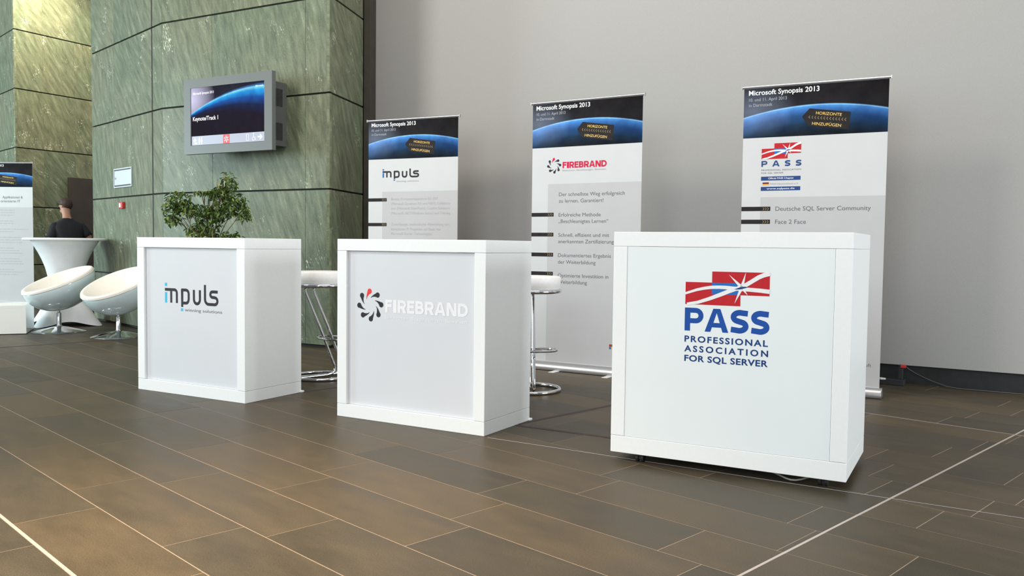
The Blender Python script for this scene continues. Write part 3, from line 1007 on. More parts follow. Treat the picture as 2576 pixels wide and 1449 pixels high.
def banner(label, right, yaw, parts, base=True):
    """1 m wide roll-up banner; local x along it from its left end, canvas face at y=0, facing -y"""
    d = Vector((math.cos(yaw), math.sin(yaw)))
    t = thing('rollup_banner', label, 'banner', (right[0] - d.x, right[1] - d.y, 0), yaw, 'roll-up banners')
    MB().box(0.012, 0.988, 0.0, 0.0025, 0.066, 2.188).build('canvas', M['canvas'], t)
    # printed header
    MB().flat([(0.012, 1.828), (0.988, 1.828), (0.988, 2.186), (0.012, 2.186)], -0.0006).build('header_print', M['header'], t)
    rod = MB().tube([(0.0, 0.002, 2.196), (1.0, 0.002, 2.196)], 0.0095, 12)
    rod = rod.build('top_rail', M['alu'], t, smooth=True)
    for x in (-0.004, 1.0):
        MB().box(x, x + 0.004, -0.010, 0.014, 2.183, 2.208).build('end_cap', M['alu'], rod)
    prof = [(-0.052, 0.004), (-0.056, 0.02), (-0.046, 0.046), (-0.024, 0.064), (0.008, 0.070), (0.04, 0.062), (0.056, 0.040), (0.058, 0.004)]
    cs = MB().prism([(y, z) for y, z in prof][::-1], 0.0, 1.0, 'x').build('base_cassette', M['alu'], t, smooth=True)
    for x in (-0.006, 1.0):
        MB().prism([(y * 1.03, z * 1.02) for y, z in prof][::-1], x, x + 0.006, 'x').build('end_cap', M['alu'], cs)
    for x in (0.27, 0.745):
        MB().prism([(x, -0.15), (x + 0.05, -0.15), (x + 0.05, 0.12), (x, 0.12)], 0.0, 0.005).build('foot', M['pot'], t, bevel=0.0015)
    MB().tube([(0.5, 0.045, 0.06), (0.5, 0.045, 2.19)], 0.008).build('support_pole', M['alu'], t, smooth=True)
    yy = -0.0012
    text('lettering', 'Microsoft Synopsis 2013', 0.046, 0.537, 2.136, 0.036, M['textwhite'], t, y=yy, bold=0.018, label='white headline')
    text('lettering', '10. und 11. April 2013', 0.048, 0.315, 2.093, 0.022, M['textdim'], t, y=yy)
    text('lettering', 'in Darmstadt', 0.048, 0.214, 2.054, 0.022, M['textdim'], t, y=yy)
    sg = MB().flat([(0.424, 1.962), (0.471, 1.893), (0.738, 1.857), (0.749, 1.977), (0.474, 2.018)], -0.0011).build('arrow_sign_print', M['darkprint'], t)
    text('lettering', 'HORIZONTE', 0.517, 0.690, 1.974, 0.020, M['gold'], sg, y=-0.0016, bold=0.01, tilt=R(-7.5), label='gold capitals')
    text('lettering', 'HINZUFÜGEN', 0.492, 0.688, 1.902, 0.020, M['gold'], sg, y=-0.0016, bold=0.01, tilt=R(-7.5), label='gold capitals')
    ch = MB()
    for k in range(13):
        u = 0.470 + k * 0.0200; z = 1.957 - k * 0.0026
        ch.ribbon([(u + 0.009, z + 0.010), (u, z), (u + 0.009, z - 0.010)], 0.003, -0.0016)
    ch.build('chevron_row', M['golddim'], sg)
    parts(t, -0.0012)
    return t


def bars(t, us, z):
    """dark bullet bar with three chevrons"""
    b = MB().flat([(us, z - 0.0155), (us + 0.208, z - 0.0155), (us + 0.208, z + 0.0155), (us, z + 0.0155)], -0.0012).build('bullet_bar', M['darkprint'], t)
    ch = MB()
    for k in range(3):
        u = us + 0.155 + k * 0.016
        ch.ribbon([(u, z + 0.010), (u + 0.009, z), (u, z - 0.010)], 0.003, -0.0016)
    ch.build('chevron_row', M['golddim'], b)


def greyfield(t, u, z1, z0=0.075, u1=0.986):
    MB().flat([(u, z0), (u1, z0), (u1, z1), (u, z1)], -0.0006).build('grey_field', M['greyprint'], t)


def ms_mark(t):
    for (u, z, m_) in ((0.739, 0.231, M['red']), (0.758, 0.231, M['leaf']), (0.739, 0.211, M['blueprint']), (0.758, 0.211, M['gold'])):
        MB().flat([(u, z), (u + 0.017, z), (u + 0.017, z + 0.018), (u, z + 0.018)], -0.0012).build('emblem', m_, t, label='small coloured square of the foot mark')
    text('lettering', 'Microsoft', 0.79, 0.932, 0.210, 0.024, M['textgrey'], t)


def p3(t, y):
    greyfield(t, 0.149, 1.396)
    pass_logo(t, (0.149, 1.672), 0.735, y)
    capitals('PASS', 0.149, 0.429, 1.617, 0.042, 0.0105, 0.036, M['navyb'], t, y, 'navy capital')
    text('lettering', 'PROFESSIONAL ASSOCIATION', 0.150, 0.426, 1.587, 0.010, M['textgrey'], t, y=y, space=1.15)
    text('lettering', 'FOR SQL SERVER', 0.150, 0.305, 1.566, 0.010, M['textgrey'], t, y=y, space=1.15)
    for z, s_t, u0, u1 in ((1.517, 'Official PASS Chapter', 0.20, 0.38), (1.443, 'www.sqlpass.de', 0.19, 0.386)):
        b = MB().flat([(0.149, z), (0.425, z), (0.425, z + 0.028), (0.149, z + 0.028)], y).build('title_bar', M['navyb'], t)
        text('lettering', s_t, u0, u1, z + 0.009, 0.012, M['textwhite'], b, y=y - 0.0004, bold=0.01)
    for k, m_ in enumerate((M['flaggold'], M['flagred'], M['darkprint'])):
        MB().flat([(0.161, 1.483 + k * 0.0066), (0.205, 1.483 + k * 0.0066), (0.205, 1.4896 + k * 0.0066), (0.161, 1.4896 + k * 0.0066)], y).build('flag_stripe', m_, t)
    text('lettering', 'PASS Deutschland e.V.', 0.214, 0.414, 1.486, 0.012, M['textpale'], t, y=y)
    for z, s_t, u1 in ((1.312, 'Deutsche SQL Server Community', 0.897), (1.218, 'Face 2 Face', 0.471)):
        bars(t, 0.0125, z)
        text('lettering', s_t, 0.257, u1, z - 0.015, 0.030, M['textgrey'], t, y=y)
    ms_mark(t)


def p2(t, y):
    greyfield(t, 0.165, 1.530)
    for k in range(8):
        mb = MB()
        px_ring(mb, 0.2185, 1.679, y, 0.060, 0.058, k, 0.06)
        mb.build('emblem', M['crimson'] if k == 0 else M['ink'], t, label='crimson drop of the ring' if k == 0 else 'black drop of the ring')
    capitals('FIREBRAND', 0.297, 0.690, 1.656, 0.050, 0.0125, 0.0045, M['crimson'], t, y, 'crimson capital')
    text('lettering', 'Eintauchen. Beschleunigen. Beweisen.', 0.297, 0.690, 1.631, 0.013, M['textpale'], t, y=y)
    L = [('Der schnellste Weg erfolgreich', 0.850, 1.430), ('zu lernen. Garantiert!', 0.668, 1.377), ('Erfolreiche Methode', 0.646, 1.264), ('„Beschleunigtes Lernen“', 0.713, 1.212),
         ('Schnell, effizient und mit', 0.723, 1.100), ('anerkannten Zertifizierung', 0.764, 1.048), ('Dokumentiertes Ergebnis', 0.741, 0.935), ('der Weiterbildung', 0.608, 0.880),
         ('Optimierte Investition in', 0.722, 0.770), ('Weiterbildung', 0.534, 0.717)]
    for s_t, u1, z in L:
        text('lettering', s_t, 0.267, u1, z, 0.029, M['textgrey'], t, y=y)
    for z in (1.2805, 1.117, 0.952, 0.796):
        bars(t, 0.0125, z)
    ms_mark(t)


def p1(t, y):
    greyfield(t, 0.170, 1.521)
    impuls(t, 0.172, 1.655, 0.790, y, 0.600, M['blueprint'])
    text('lettering', 'winning solutions', 0.325, 0.574, 1.610, 0.016, M['textpale'], t, y=y)
    L = [('Breites Kompetenzspektrum für ERP', 0.778, 1.438), ('(Microsoft Dynamics AX und NAV), Collabora-', 0.918, 1.394), ('tion (Microsoft SharePoint), Custom Solutions', 0.908, 1.350),
         ('(Microsoft .NET/Windows Azure) und Training', 0.914, 1.304), ('Zuverlässige, methodische Abwicklung von', 0.905, 1.200), ('komplexen IT Projekten auf Basis von', 0.814, 1.155), ('Microsoft Server Technologien', 0.717, 1.112)]
    for s_t, u1, z in L:
        text('lettering', s_t, 0.271, u1, z, 0.024, M['textpale'], t, y=y)
    for z in (1.444, 1.209):
        bars(t, 0.0125, z)
    ms_mark(t)


def p0(t, y):
    greyfield(t, 0.10, 1.52)
    text('lettering', 'Applikationen &', 0.51, 0.83, 1.655, 0.036, M['textgrey'], t, y=y)
    text('lettering', 'orientierte IT', 0.48, 0.79, 1.595, 0.036, M['textgrey'], t, y=y)
    rr = random.Random(5)
    z = 1.47
    lines = MB()
    while z > 0.42:
        for q in range(rr.choice((2, 3, 3))):
            u = 0.28
            e = rr.uniform(0.62, 0.93)
            while u < e:
                w_ = rr.uniform(0.02, 0.075)
                lines.flat([(u, z), (min(u + w_, e), z), (min(u + w_, e), z + 0.010), (u, z + 0.010)], y)
                u += w_ + 0.010
            z -= 0.038
        z -= 0.05
    lines.build('text_lines', M['textpale'], t, kind='stuff', label='rows of small grey print too far away to read')


B3 = banner('tall banner with red block emblem and navy capitals, behind the wheeled counter', (2.5559, 5.845), R(-28.25), p3)
d2 = R(-31.44)
B2 = banner('tall banner with a swirl and crimson capitals, between middle and right counters', (0.1465 + math.cos(d2), 7.126 + math.sin(d2)), d2, p2)
d1 = math.atan2(7.8158 - 8.2339, -0.5063 + 1.401)
B1 = banner('tall banner with a rounded dark wordmark, beside the green stone corner', (-1.401 + math.cos(d1), 8.2339 + math.sin(d1)), d1, p1)
B0 = banner('tall banner cut off by the left picture edge, behind the low white box', (-7.32, 13.06), R(-3.4), p0)

# ------------------------------------------------------------------ information display on the stone wall
fy = math.atan2(PC_[1] - PB[1], PC_[0] - PB[0])
fd = Vector((math.cos(fy), math.sin(fy)))
tvt = thing('wall_display', 'grey framed wall screen showing a blue planet and "Keynote/Track 1"', 'screen', (PB[0], PB[1], 0), fy)
MB().box(0.75, 1.806, -0.25, 0.0, 1.975, 2.600).build('housing', M['tvbox'], tvt, bevel=0.004)
for z0 in (2.03, 2.36):
    gr = MB()
    for k in range(9):
        gr.box(1.806, 1.8085, -0.205 + k * 0.017, -0.197 + k * 0.017, z0, z0 + 0.17)
    gr.build('vent_grille', M['tvblack'], tvt)
fx0, fx1, fz0, fz1 = 0.660, 1.876, 1.919, 2.676
sx0, sx1, sz0, sz1 = 0.755, 1.775, 2.005, 2.588
fr = MB()
yf, yb = -0.272, -0.222
fr.prism([(fx0, fz0), (fx1, fz0), (fx1 - 0.0, sz0), (fx0, sz0)], yf, yb, 'y')
fr.prism([(fx0, sz1), (fx1, sz1), (fx1, fz1), (fx0, fz1)], yf, yb, 'y')
fr.prism([(fx0, sz0), (sx0, sz0), (sx0, sz1), (fx0, sz1)], yf, yb, 'y')
fr.prism([(sx1, sz0), (fx1, sz0), (fx1, sz1), (sx1, sz1)], yf, yb, 'y')
fr.build('frame', M['tvframe'], tvt)
MB().box(fx0 + 0.02, fx1 - 0.035, -0.222, -0.205, fz0 + 0.03, fz1 - 0.03).build('back_plate', M['tvbox'], tvt)
pic = MB().box(0, sx1 - sx0, 0, 0.008, 0, sz1 - sz0).build('picture', M['screen'], tvt, loc=(sx0, -0.262, sz0))
MB().box(sx0, sx1, -0.256, -0.250, sz0, sz1).build('screen_glass', M['tvblack'], tvt)
w_, h_ = sx1 - sx0, sz1 - sz0
ly = -0.001
text('lettering', 'Keynote/Track 1', 0.025, 0.385, 0.250, 0.042, M['glowwhite'], pic, y=ly, bold=0.012, label='glowing white words')
text('lettering', 'Microsoft Synopsis 2013', 0.03, 0.325, 0.515, 0.024, M['glowwhite'], pic, y=ly, bold=0.01, label='glowing white words')
text('lettering', 'Microsoft', 0.90, 0.995, 0.535, 0.013, M['glowwhite'], pic, y=ly, bold=0.01)
MB().flat([(0.005, 0.004), (w_ - 0.005, 0.004), (w_ - 0.005, 0.095), (0.005, 0.095)], ly).build('menu_bar', M['glowbar'], pic)
MB().flat([(0.455, 0.0045), (0.545, 0.0045), (0.545, 0.094), (0.455, 0.094)], ly - 0.0005).build('emblem', M['glowred'], pic, label='red square')
class Icons:
    def __getattr__(s, k):
        def go(*a):
            m_ = MB()
            getattr(m_, k)(*a)
            m_.build('icon', M['glowwhite'], pic)
        return go


ic = Icons()
for k in range(6):
    a_ = k * PI / 3 + 0.4
    ic.ribbon([(0.50 + 0.008 * math.cos(a_), 0.048 + 0.008 * math.sin(a_)), (0.50 + 0.032 * math.cos(a_ + 0.25), 0.048 + 0.032 * math.sin(a_ + 0.25))], [0.006, 0.012], ly - 0.001)
ic.flat([(0.030, 0.046), (0.082, 0.046), (0.056, 0.078)], ly - 0.001)
ic.ribbon([(0.056, 0.050), (0.056, 0.022), (0.088, 0.022)], 0.016, ly - 0.001)
for u in (0.118, 0.150):
    ic.flat([(u + 0.007 * math.cos(v * PI / 5), 0.076 + 0.007 * math.sin(v * PI / 5)) for v in range(10)], ly - 0.001)
    ic.flat([(u - 0.009, 0.038), (u - 0.006, 0.012), (u + 0.006, 0.012), (u + 0.009, 0.038), (u + 0.010, 0.066), (u - 0.010, 0.066)], ly - 0.001)
ic.ribbon([(0.775, 0.018), (0.775, 0.078), (0.805, 0.078), (0.805, 0.018), (0.775, 0.018)], 0.004, ly - 0.001)
ic.ribbon([(0.870, 0.072), (0.870, 0.046), (0.888, 0.046), (0.892, 0.024), (0.902, 0.024)], 0.006, ly - 0.001)
ic.ribbon(arcpts(0.868, 0.032, 0.016, 0.016, 110, 340, 9), 0.005, ly - 0.001)
ic.flat([(0.871 + 0.006 * math.cos(v * PI / 5), 0.082 + 0.006 * math.sin(v * PI / 5)) for v in range(10)], ly - 0.001)
ic.ribbon([(0.925, 0.048), (0.965, 0.048)], 0.014, ly - 0.001)
ic.ribbon([(0.955, 0.072), (0.982, 0.048), (0.955, 0.024)], 0.012, ly - 0.0012)

# ------------------------------------------------------------------ small things on the stone wall
ya = math.atan2(PB[1] - PA[1], PB[0] - PA[0])
ap = thing('access_panel', 'small pale grey metal hatch on the green stone wall', 'hatch', (PA[0], PA[1], 0), ya)
MB().box(0.790, 1.345, -0.003, 0.0, 1.668, 1.890).build('back_plate', M['tvbox'], ap)
fr = MB()
for (a, b, c, d) in ((0.785, 1.350, 1.880, 1.894), (0.785, 1.350, 1.664, 1.677), (0.785, 0.794, 1.677, 1.880), (1.338, 1.350, 1.677, 1.880)):
    fr.box(a, b, -0.016, 0.0, c, d)
fr.build('frame', M['steel'], ap, bevel=0.002)
dl = MB().box(0.800, 1.325, -0.009, -0.003, 1.695, 1.868).build('hatch_door', M['steel'], ap, bevel=0.002)
MB().tube([(0.835, -0.010, 1.78), (0.835, -0.022, 1.78)], 0.012, 12).build('lock', M['chrome'], dl, smooth=True)
fc = thing('fire_call_point', 'small red box with a white mark on the green stone wall', 'alarm', (PA[0], PA[1], 0), ya)
MB().box(0.985, 1.105, -0.035, 0.0, 1.411, 1.489).build('case', M['redplastic'], fc, bevel=0.006)
MB().box(1.010, 1.065, -0.037, -0.035, 1.425, 1.475).build('button_plate', M['pot'], fc)

# ------------------------------------------------------------------ bar stools


def stool(label, loc, yaw):
    t = thing('bar_stool', label, 'stool', (loc[0], loc[1], 0), yaw, 'bar stools with white seats')
    H0, H1, r = 0.722, 0.812, 0.200
    prof = [(0, H0), (r - 0.01, H0), (r, H0 + 0.012), (r + 0.002, H1 - 0.012), (r - 0.003, H1 - 0.003), (r - 0.014, H1), (0, H1 + 0.002)]
    MB().lathe(prof, 40).build('seat', M['seat'], t, smooth=True)
    MB().tube([(r * 0.985 * math.cos(a), r * 0.985 * math.sin(a), 0.708) for a in [2 * PI * k / 40 for k in range(40)]], 0.0145, 10, closed=True).build('seat_ring', M['chrome'], t, smooth=True)
    MB().lathe([(0, 0.715), (r - 0.01, 0.715), (r - 0.01, 0.726), (0, 0.726)], 24).build('seat_plate', M['chrome'], t, smooth=True)
    for s in (-1, 1):
        yy, dx = s * 0.013, s * 0.038
        pts = [(0.08, yy, 0.700), (-0.04 + dx, yy, 0.700), (-0.082 + dx, yy, 0.694), (-0.098 + dx, yy, 0.675), (-0.092 + dx, yy, 0.650), (0.015 + dx, yy, 0.400), (0.125 + dx, yy, 0.120), (0.143 + dx, yy, 0.078), (0.142 + dx, yy, 0.050), (0.118 + dx, yy, 0.028), (0.08 + dx, yy, 0.020), (-0.190, yy * 2.2, 0.016)]
        MB().tube(pts, 0.0105, 10).build('leg', M['chrome'], t, smooth=True)
    MB().tube([(0.205 * math.cos(a) - 0.01, 0.205 * math.sin(a), 0.0135) for a in [2 * PI * k / 44 for k in range(44)]], 0.0135, 10, closed=True).build('base_ring', M['chrome'], t, smooth=True)
    fp = [(0.085 + 0.095 * math.cos(a), 0.175 * math.sin(a), 0.300) for a in [2 * PI * k / 32 for k in range(32)]]
    MB().tube(fp, 0.009, 8, closed=True).build('footrest', M['chrome'], t, smooth=True)
    return t


stool('white cushioned chrome bar stool between the left and middle counters', (-1.445, 6.46), R(36))
stool('white cushioned chrome bar stool between the middle and right counters', (0.140, 5.98), R(-88))

# ------------------------------------------------------------------ egg chairs


def egg_chair(label, loc, yaw, tilt=R(21.5)):
    t = thing('egg_chair', label, 'chair', (loc[0], loc[1], 0), yaw, 'tilted bowl chairs')
    MB().lathe([(0, 0.066), (0.03, 0.065), (0.09, 0.054), (0.17, 0.034), (0.24, 0.014), (0.272, 0.006), (0.276, 0.002), (0.272, 0.0), (0, 0.0)], 44).build('base_disc', M['chrome'], t, smooth=True)
    MB().lathe([(0.036, 0.060), (0.030, 0.072), (0.024, 0.080), (0.024, 0.215), (0.020, 0.218), (0.014, 0.219), (0.014, 0.262)], 20).build('column', M['chrome'], t, smooth=True)
    rot = Matrix.Rotation(-tilt, 4, 'Y')
    R0, Dp = 0.385, 0.315
    cz = 0.565

    def place(mb):
        mb.v = [tuple(rot @ Vector(p) + Vector((0, 0, cz))) for p in mb.v]
        return mb
    prof = []
    for k in range(15):
        a = -PI / 2 + PI / 2 * k / 14
        prof.append((R0 * math.cos(a) ** 0.92 if k < 14 else R0, Dp * math.sin(a)))
    prof[0] = (0.0001, -Dp)
    prof += [(R0 - 0.004, 0.012), (R0 - 0.014, 0.012)]
    place(MB().lathe(prof, 48)).build('shell', M['shell'], t, smooth='all')
    cp = [(R0 - 0.002, 0.004), (R0 + 0.001, 0.014), (R0 - 0.006, 0.030), (R0 - 0.022, 0.036), (R0 - 0.045, 0.028), (R0 - 0.085, -0.012), (0.22, -0.075), (0.12, -0.105), (0.0001, -0.112)]
    place(MB().lathe(cp, 48)).build('cushion', M['leather'], t, smooth='all')
    place(MB().tube([((R0 + 0.001) * math.cos(a), (R0 + 0.001) * math.sin(a), 0.006) for a in [2 * PI * k / 48 for k in range(48)]], 0.0035, 6, closed=True)).build('piping', M['leather'], t, smooth='all')
    return t


egg_chair('cream bowl chair in front of the white draped table', (-5.06, 9.50), R(48), R(22.5))
egg_chair('cream bowl chair partly hidden by the left counter', (-4.20, 9.08), R(59), R(25))

# ------------------------------------------------------------------ low white box
bx = thing('low_box_table', 'low glossy white box table at the left picture edge', 'table', (-5.268, 9.222, 0), R(22.4))
MB().box(-1.3, 0, 0, 0.62, 0.006, 0.285).build('body', M['boxwhite'], bx, bevel=0.003)
rim = MB()
for (a, b, c, d) in ((-1.3, 0, 0, 0.025), (-1.3, 0, 0.595, 0.62), (-1.3, -1.275, 0.025, 0.595), (-0.025, 0, 0.025, 0.595)):
    rim.box(a, b, c, d, 0.285, 0.311)
rim.build('rim', M['boxwhite'], bx)

# ------------------------------------------------------------------ draped table
tb = thing('standing_table', 'tall round table in a white stretch cover, behind the bowl chairs', 'table', (-5.41, 10.32, 0), R(-12))
cl = MB()
NA, zs = 64, [0.0, 0.02, 0.06, 0.12, 0.20, 0.30, 0.40, 0.50, 0.60, 0.70, 0.80, 0.88, 0.95, 1.0, 1.022]
for z in zs:
    for k in range(NA):
        a = 2 * PI * k / NA
        q = abs(math.cos(2 * a))            # 1 at the four feet
        foot = q ** 3.0
        # flare of the skirt
        dn2 = max(0.0, (0.55 - z) / 0.55)
        up2 = max(0.0, (z - 0.50) / 0.522)
        rw = 0.185
        r_foot = rw + (0.475 - rw) * dn2 ** 1.75
        r_mid = rw + (0.285 - rw) * dn2 ** 1.4
        r = r_mid + (r_foot - r_mid) * foot
        r += (0.390 - rw) * up2 ** 1.8 * (0.97 + 0.03 * math.cos(4 * a))
        zz = z
        if z < 0.3:
            zz = z + (1 - foot) * 0.055 * (1 - z / 0.3)
        cl.v.append((r * math.cos(a), r * math.sin(a), zz + 0.002))
for j in range(len(zs) - 1):
    for k in range(NA):
        k2 = (k + 1) % NA
        cl.f.append((j * NA + k, j * NA + k2, (j + 1) * NA + k2, (j + 1) * NA + k))
cl.build('stretch_cover', M['cloth'], tb, smooth='all')
MB().lathe([(0.0001, 1.020), (0.43, 1.020), (0.452, 1.024), (0.458, 1.036), (0.452, 1.048), (0.43, 1.052), (0.0001, 1.052)], 64).build('table_top', M['cloth'], tb, smooth=True)

# ------------------------------------------------------------------ plant behind the left counter
pl = thing('potted_ficus', 'bushy green ficus standing behind the left counter', 'plant', (-2.78, 7.75, 0))
MB().lathe([(0.0001, 0.0), (0.13, 0.0), (0.15, 0.02), (0.19, 0.34), (0.195, 0.36), (0.175, 0.36), (0.172, 0.32), (0.0001, 0.32)], 32).build('pot', M['pot'], pl, smooth=True)
MB().lathe([(0.173, 0.325), (0.10, 0.332), (0.0001, 0.335)], 24).build('soil', M['soil'], pl, smooth=True)
rp = random.Random(21)
br = MB()
lobes = [(-0.24, 1.40, 0.10, 0.10), (-0.31, 1.32, 0.07, 0.09), (-0.17, 1.33, 0.09, 0.07), (0.16, 1.42, 0.13, 0.13), (0.27, 1.38, 0.10, 0.12), (0.20, 1.55, 0.065, 0.07), (0.10, 1.47, 0.07, 0.05),
         (-0.03, 1.31, 0.13, 0.06), (-0.30, 1.22, 0.05, 0.05), (0.02, 1.20, 0.12, 0.09), (0.12, 1.29, 0.13, 0.07), (-0.08, 1.13, 0.10, 0.06), (0.05, 1.06, 0.18, 0.06), (0.24, 1.08, 0.10, 0.04),
         (0.0, 0.93, 0.22, 0.09), (0.20, 1.64, 0.02, 0.03), (-0.02, 1.47, 0.10, 0.012), (0.36, 1.28, 0.05, 0.06)]
for k, (lx, lz, rx, rz) in enumerate(lobes):
    ly_ = rp.uniform(-0.12, 0.12)
    bx0 = rp.uniform(-0.04, 0.04)
    p0_, p1_, p2_, p3_ = Vector((bx0, 0, 0.32)), Vector((bx0 * 1.5, ly_ * 0.2, 0.80)), Vector((lx * 0.30, ly_ * 0.5, 0.72 + lz * 0.30)), Vector((lx, ly_, lz))
    pts = []
    for i in range(9):
        q = i / 8
        pts.append(p0_ * (1 - q) ** 3 + p1_ * 3 * q * (1 - q) ** 2 + p2_ * 3 * q * q * (1 - q) + p3_ * q ** 3)
    br.tube(pts, [0.009 * (1 - 0.8 * i / 8) for i in range(9)], 6)
    for s in range(3):
        i0 = rp.randint(6, 8)
        a = pts[i0]
        e = Vector((lx + rp.gauss(0, rx * 0.6), ly_ + rp.gauss(0, 0.07), lz + rp.gauss(0, rz * 0.6)))
        br.tube([a, (a + e) / 2 + Vector((0, 0, 0.02)), e], [0.004, 0.003, 0.002], 5)
br.build('branches', M['bark'], pl, smooth=True)
lf = MB()


def leaf(c, sz):
    d = Vector((rp.gauss(0, 1), rp.gauss(0, 1), rp.gauss(-0.7, 0.6))).normalized()
    sd = d.cross(Vector((rp.gauss(0, 0.3), rp.gauss(0, 0.3), 1))).normalized()
    n_ = sd.cross(d)
    l, w2 = sz, sz * 0.24
    v = [c, c + d * l * 0.35 + sd * w2 + n_ * 0.004, c + d * l * 0.75 + sd * w2 * 0.6, c + d * l - n_ * 0.008, c + d * l * 0.75 - sd * w2 * 0.6, c + d * l * 0.35 - sd * w2 + n_ * 0.004, c + d * l * 0.5 - n_ * 0.003]
    lf.add(v, [(0, 1, 6), (1, 2, 6), (2, 3, 6), (3, 4, 6), (4, 5, 6), (5, 0, 6)])


for (lx, lz, rx, rz) in lobes:
    n_l = int(50 + 11500 * rx * rz)
    if rx < 0.05:
        n_l = 9
    for i in range(n_l):
        for _ in range(9):
            q = Vector((rp.uniform(-1, 1), rp.uniform(-1, 1), rp.uniform(-1, 1)))
            if q.length < 1:
                break
        leaf(Vector((lx + q.x * rx, q.y * 0.15, lz + q.z * rz)), rp.uniform(0.034, 0.058))
lf.build('foliage', M['leaf'], pl, kind='stuff')

# ------------------------------------------------------------------ person


def skin_mesh(name, verts, edges, radii, m_, parent, sub=2, root=0):
    me = bpy.data.meshes.new('sk')
    me.from_pydata(verts, edges, [])
    ob = bpy.data.objects.new('sk', me)
    C.objects.link(ob)
    ob.modifiers.new('skin', 'SKIN')
    if not me.skin_vertices:
        me.attributes.new('skin', 'FLOAT', 'POINT')
    for i, sv in enumerate(me.skin_vertices[0].data):
        r = radii[i]
        sv.radius = r if isinstance(r, tuple) else (r, r)
        sv.use_root = (i == root)
    md = ob.modifiers.new('sub', 'SUBSURF')
    md.levels = md.render_levels = sub
    bpy.context.view_layer.update()
    dg = bpy.context.evaluated_depsgraph_get()
    out = bpy.data.meshes.new_from_object(ob.evaluated_get(dg))
    bpy.data.objects.remove(ob)
    out.name = name
    out.materials.clear()
    out.materials.append(m_)
    for p in out.polygons:
        p.use_smooth = True
    return link(name, out, parent)


# local frame: faces +x, left side +y; turned so that he faces the left of the picture and slightly away
ps = thing('person', 'person in a black T-shirt and glasses leaning behind the white draped table', 'person', (-6.20, 11.95, 0), R(132))
V = [(0, 0, 0.90), (0.02, 0, 1.02), (0.045, 0, 1.13), (0.072, 0, 1.215), (0.105, 0, 1.300), (0.145, 0, 1.380), (0.185, 0, 1.455), (0.205, 0, 1.51), (0.205, 0, 1.57)]
E_ = [(0, 1), (1, 2), (2, 3), (3, 4), (4, 5), (5, 6), (6, 7), (7, 8)]
Rr_ = [(0.145, 0.115), (0.130, 0.100), (0.145, 0.105), (0.090, 0.080), (0.060, 0.058), (0.052, 0.055), (0.066, 0.075), (0.078, 0.092), (0.060, 0.075)]
KIND = ['shirt', 'shirt', 'shirt', 'shirt', 'skin', 'skin', 'skin', 'skin']


def ext(frm, pts, rad, kinds):
    for p, r, k in zip(pts, rad, kinds):
        V.append(p); Rr_.append(r); E_.append((frm, len(V) - 1)); KIND.append(k); frm = len(V) - 1
    return frm


for s in (1, -1):
    hand = Vector((0.27, 0.20, 0.975) if s > 0 else (0.22, -0.25, 0.99))
    elbow = Vector((0.02, 0.245, 1.015) if s > 0 else (0.0, -0.262, 1.060))
    sh = Vector((0.078, 0.168 * s, 1.205))
    e = ext(3, [(0.078, 0.095 * s, 1.230), tuple(sh), tuple(sh.lerp(elbow, 0.55)), tuple(sh.lerp(elbow, 0.86)), tuple(elbow), tuple(elbow.lerp(hand, 0.5)), tuple(hand)],
            [0.060, 0.052, 0.048, 0.046, 0.040, 0.036, (0.030, 0.022)], ['shirt', 'shirt', 'shirt', 'shirt', 'skin', 'skin', 'skin'])
    leg = [(0.0, 0.095 * s, 0.84), (0.03, 0.11 * s, 0.48), (-0.01, 0.115 * s, 0.10), (0.02, 0.12 * s, 0.045), (0.14, 0.13 * s, 0.03)]
    ext(0, leg, [0.090, 0.062, 0.044, 0.042, 0.034], ['trousers', 'trousers', 'trousers', 'skin', 'skin'])
    fdir = (hand - elbow).normalized(); side = fdir.cross(Vector((0, 0, 1))).normalized()
    pm_ = hand + fdir * 0.06
    pi_ = ext(e, [tuple(pm_)], [(0.036, 0.016)], ['skin'])
    for k in range(4):
        l = (0.060, 0.070, 0.066, 0.050)[k]
        b0 = pm_ + side * (0.027 - 0.018 * k)
        ext(pi_, [tuple(b0 + fdir * 0.03), tuple(b0 + fdir * (0.03 + l * 0.5) + Vector((0, 0, 0.004))), tuple(b0 + fdir * (0.03 + l) - Vector((0, 0, 0.014)))], [0.0095, 0.0088, 0.0075], ['skin'] * 3)
    th = hand + side * 0.03 * s
    ext(e, [tuple(th + fdir * 0.02), tuple(th + fdir * 0.055 + side * 0.018 * s)], [0.012, 0.010], ['skin'] * 2)
body = skin_mesh('body', V, E_, Rr_, M['skin'], ps)


def garment(name, kind, m_, push):
    me = body.data
    me.update()
    nrm = [v.normal.copy() for v in me.vertices]
    keep = []
    for f in me.polygons:
        c = f.center
        best, bk = 9, None
        for (a_, b_), k in zip(E_, KIND):
            p, q = Vector(V[a_]), Vector(V[b_])
            t_ = max(0, min(1, (c - p).dot(q - p) / (q - p).length_squared))
            d_ = (c - (p + (q - p) * t_)).length - (Rr_[a_][0] if isinstance(Rr_[a_], tuple) else Rr_[a_]) * (1 - t_) * 0.8 - (Rr_[b_][0] if isinstance(Rr_[b_], tuple) else Rr_[b_]) * t_ * 0.8
            if d_ < best:
                best, bk = d_, k
        if kind == 'trousers' and c.z < 0.90 and c.z > 0.07 and (bk == 'trousers' or bk == 'shirt') or kind == 'shirt' and bk == 'shirt' and c.z > 0.84:
            keep.append(tuple(f.vertices))
    used = sorted({i for f in keep for i in f})
    ix = {v: i for i, v in enumerate(used)}
    g = MB()
    g.v = [tuple(me.vertices[i].co + nrm[i] * push) for i in used]
    g.f = [tuple(ix[i] for i in f) for f in keep]
    o = g.build(name, m_, ps, smooth='all')
    sm_ = o.modifiers.new('solid', 'SOLIDIFY')
    sm_.thickness, sm_.offset = push * 0.8, -1
    return o


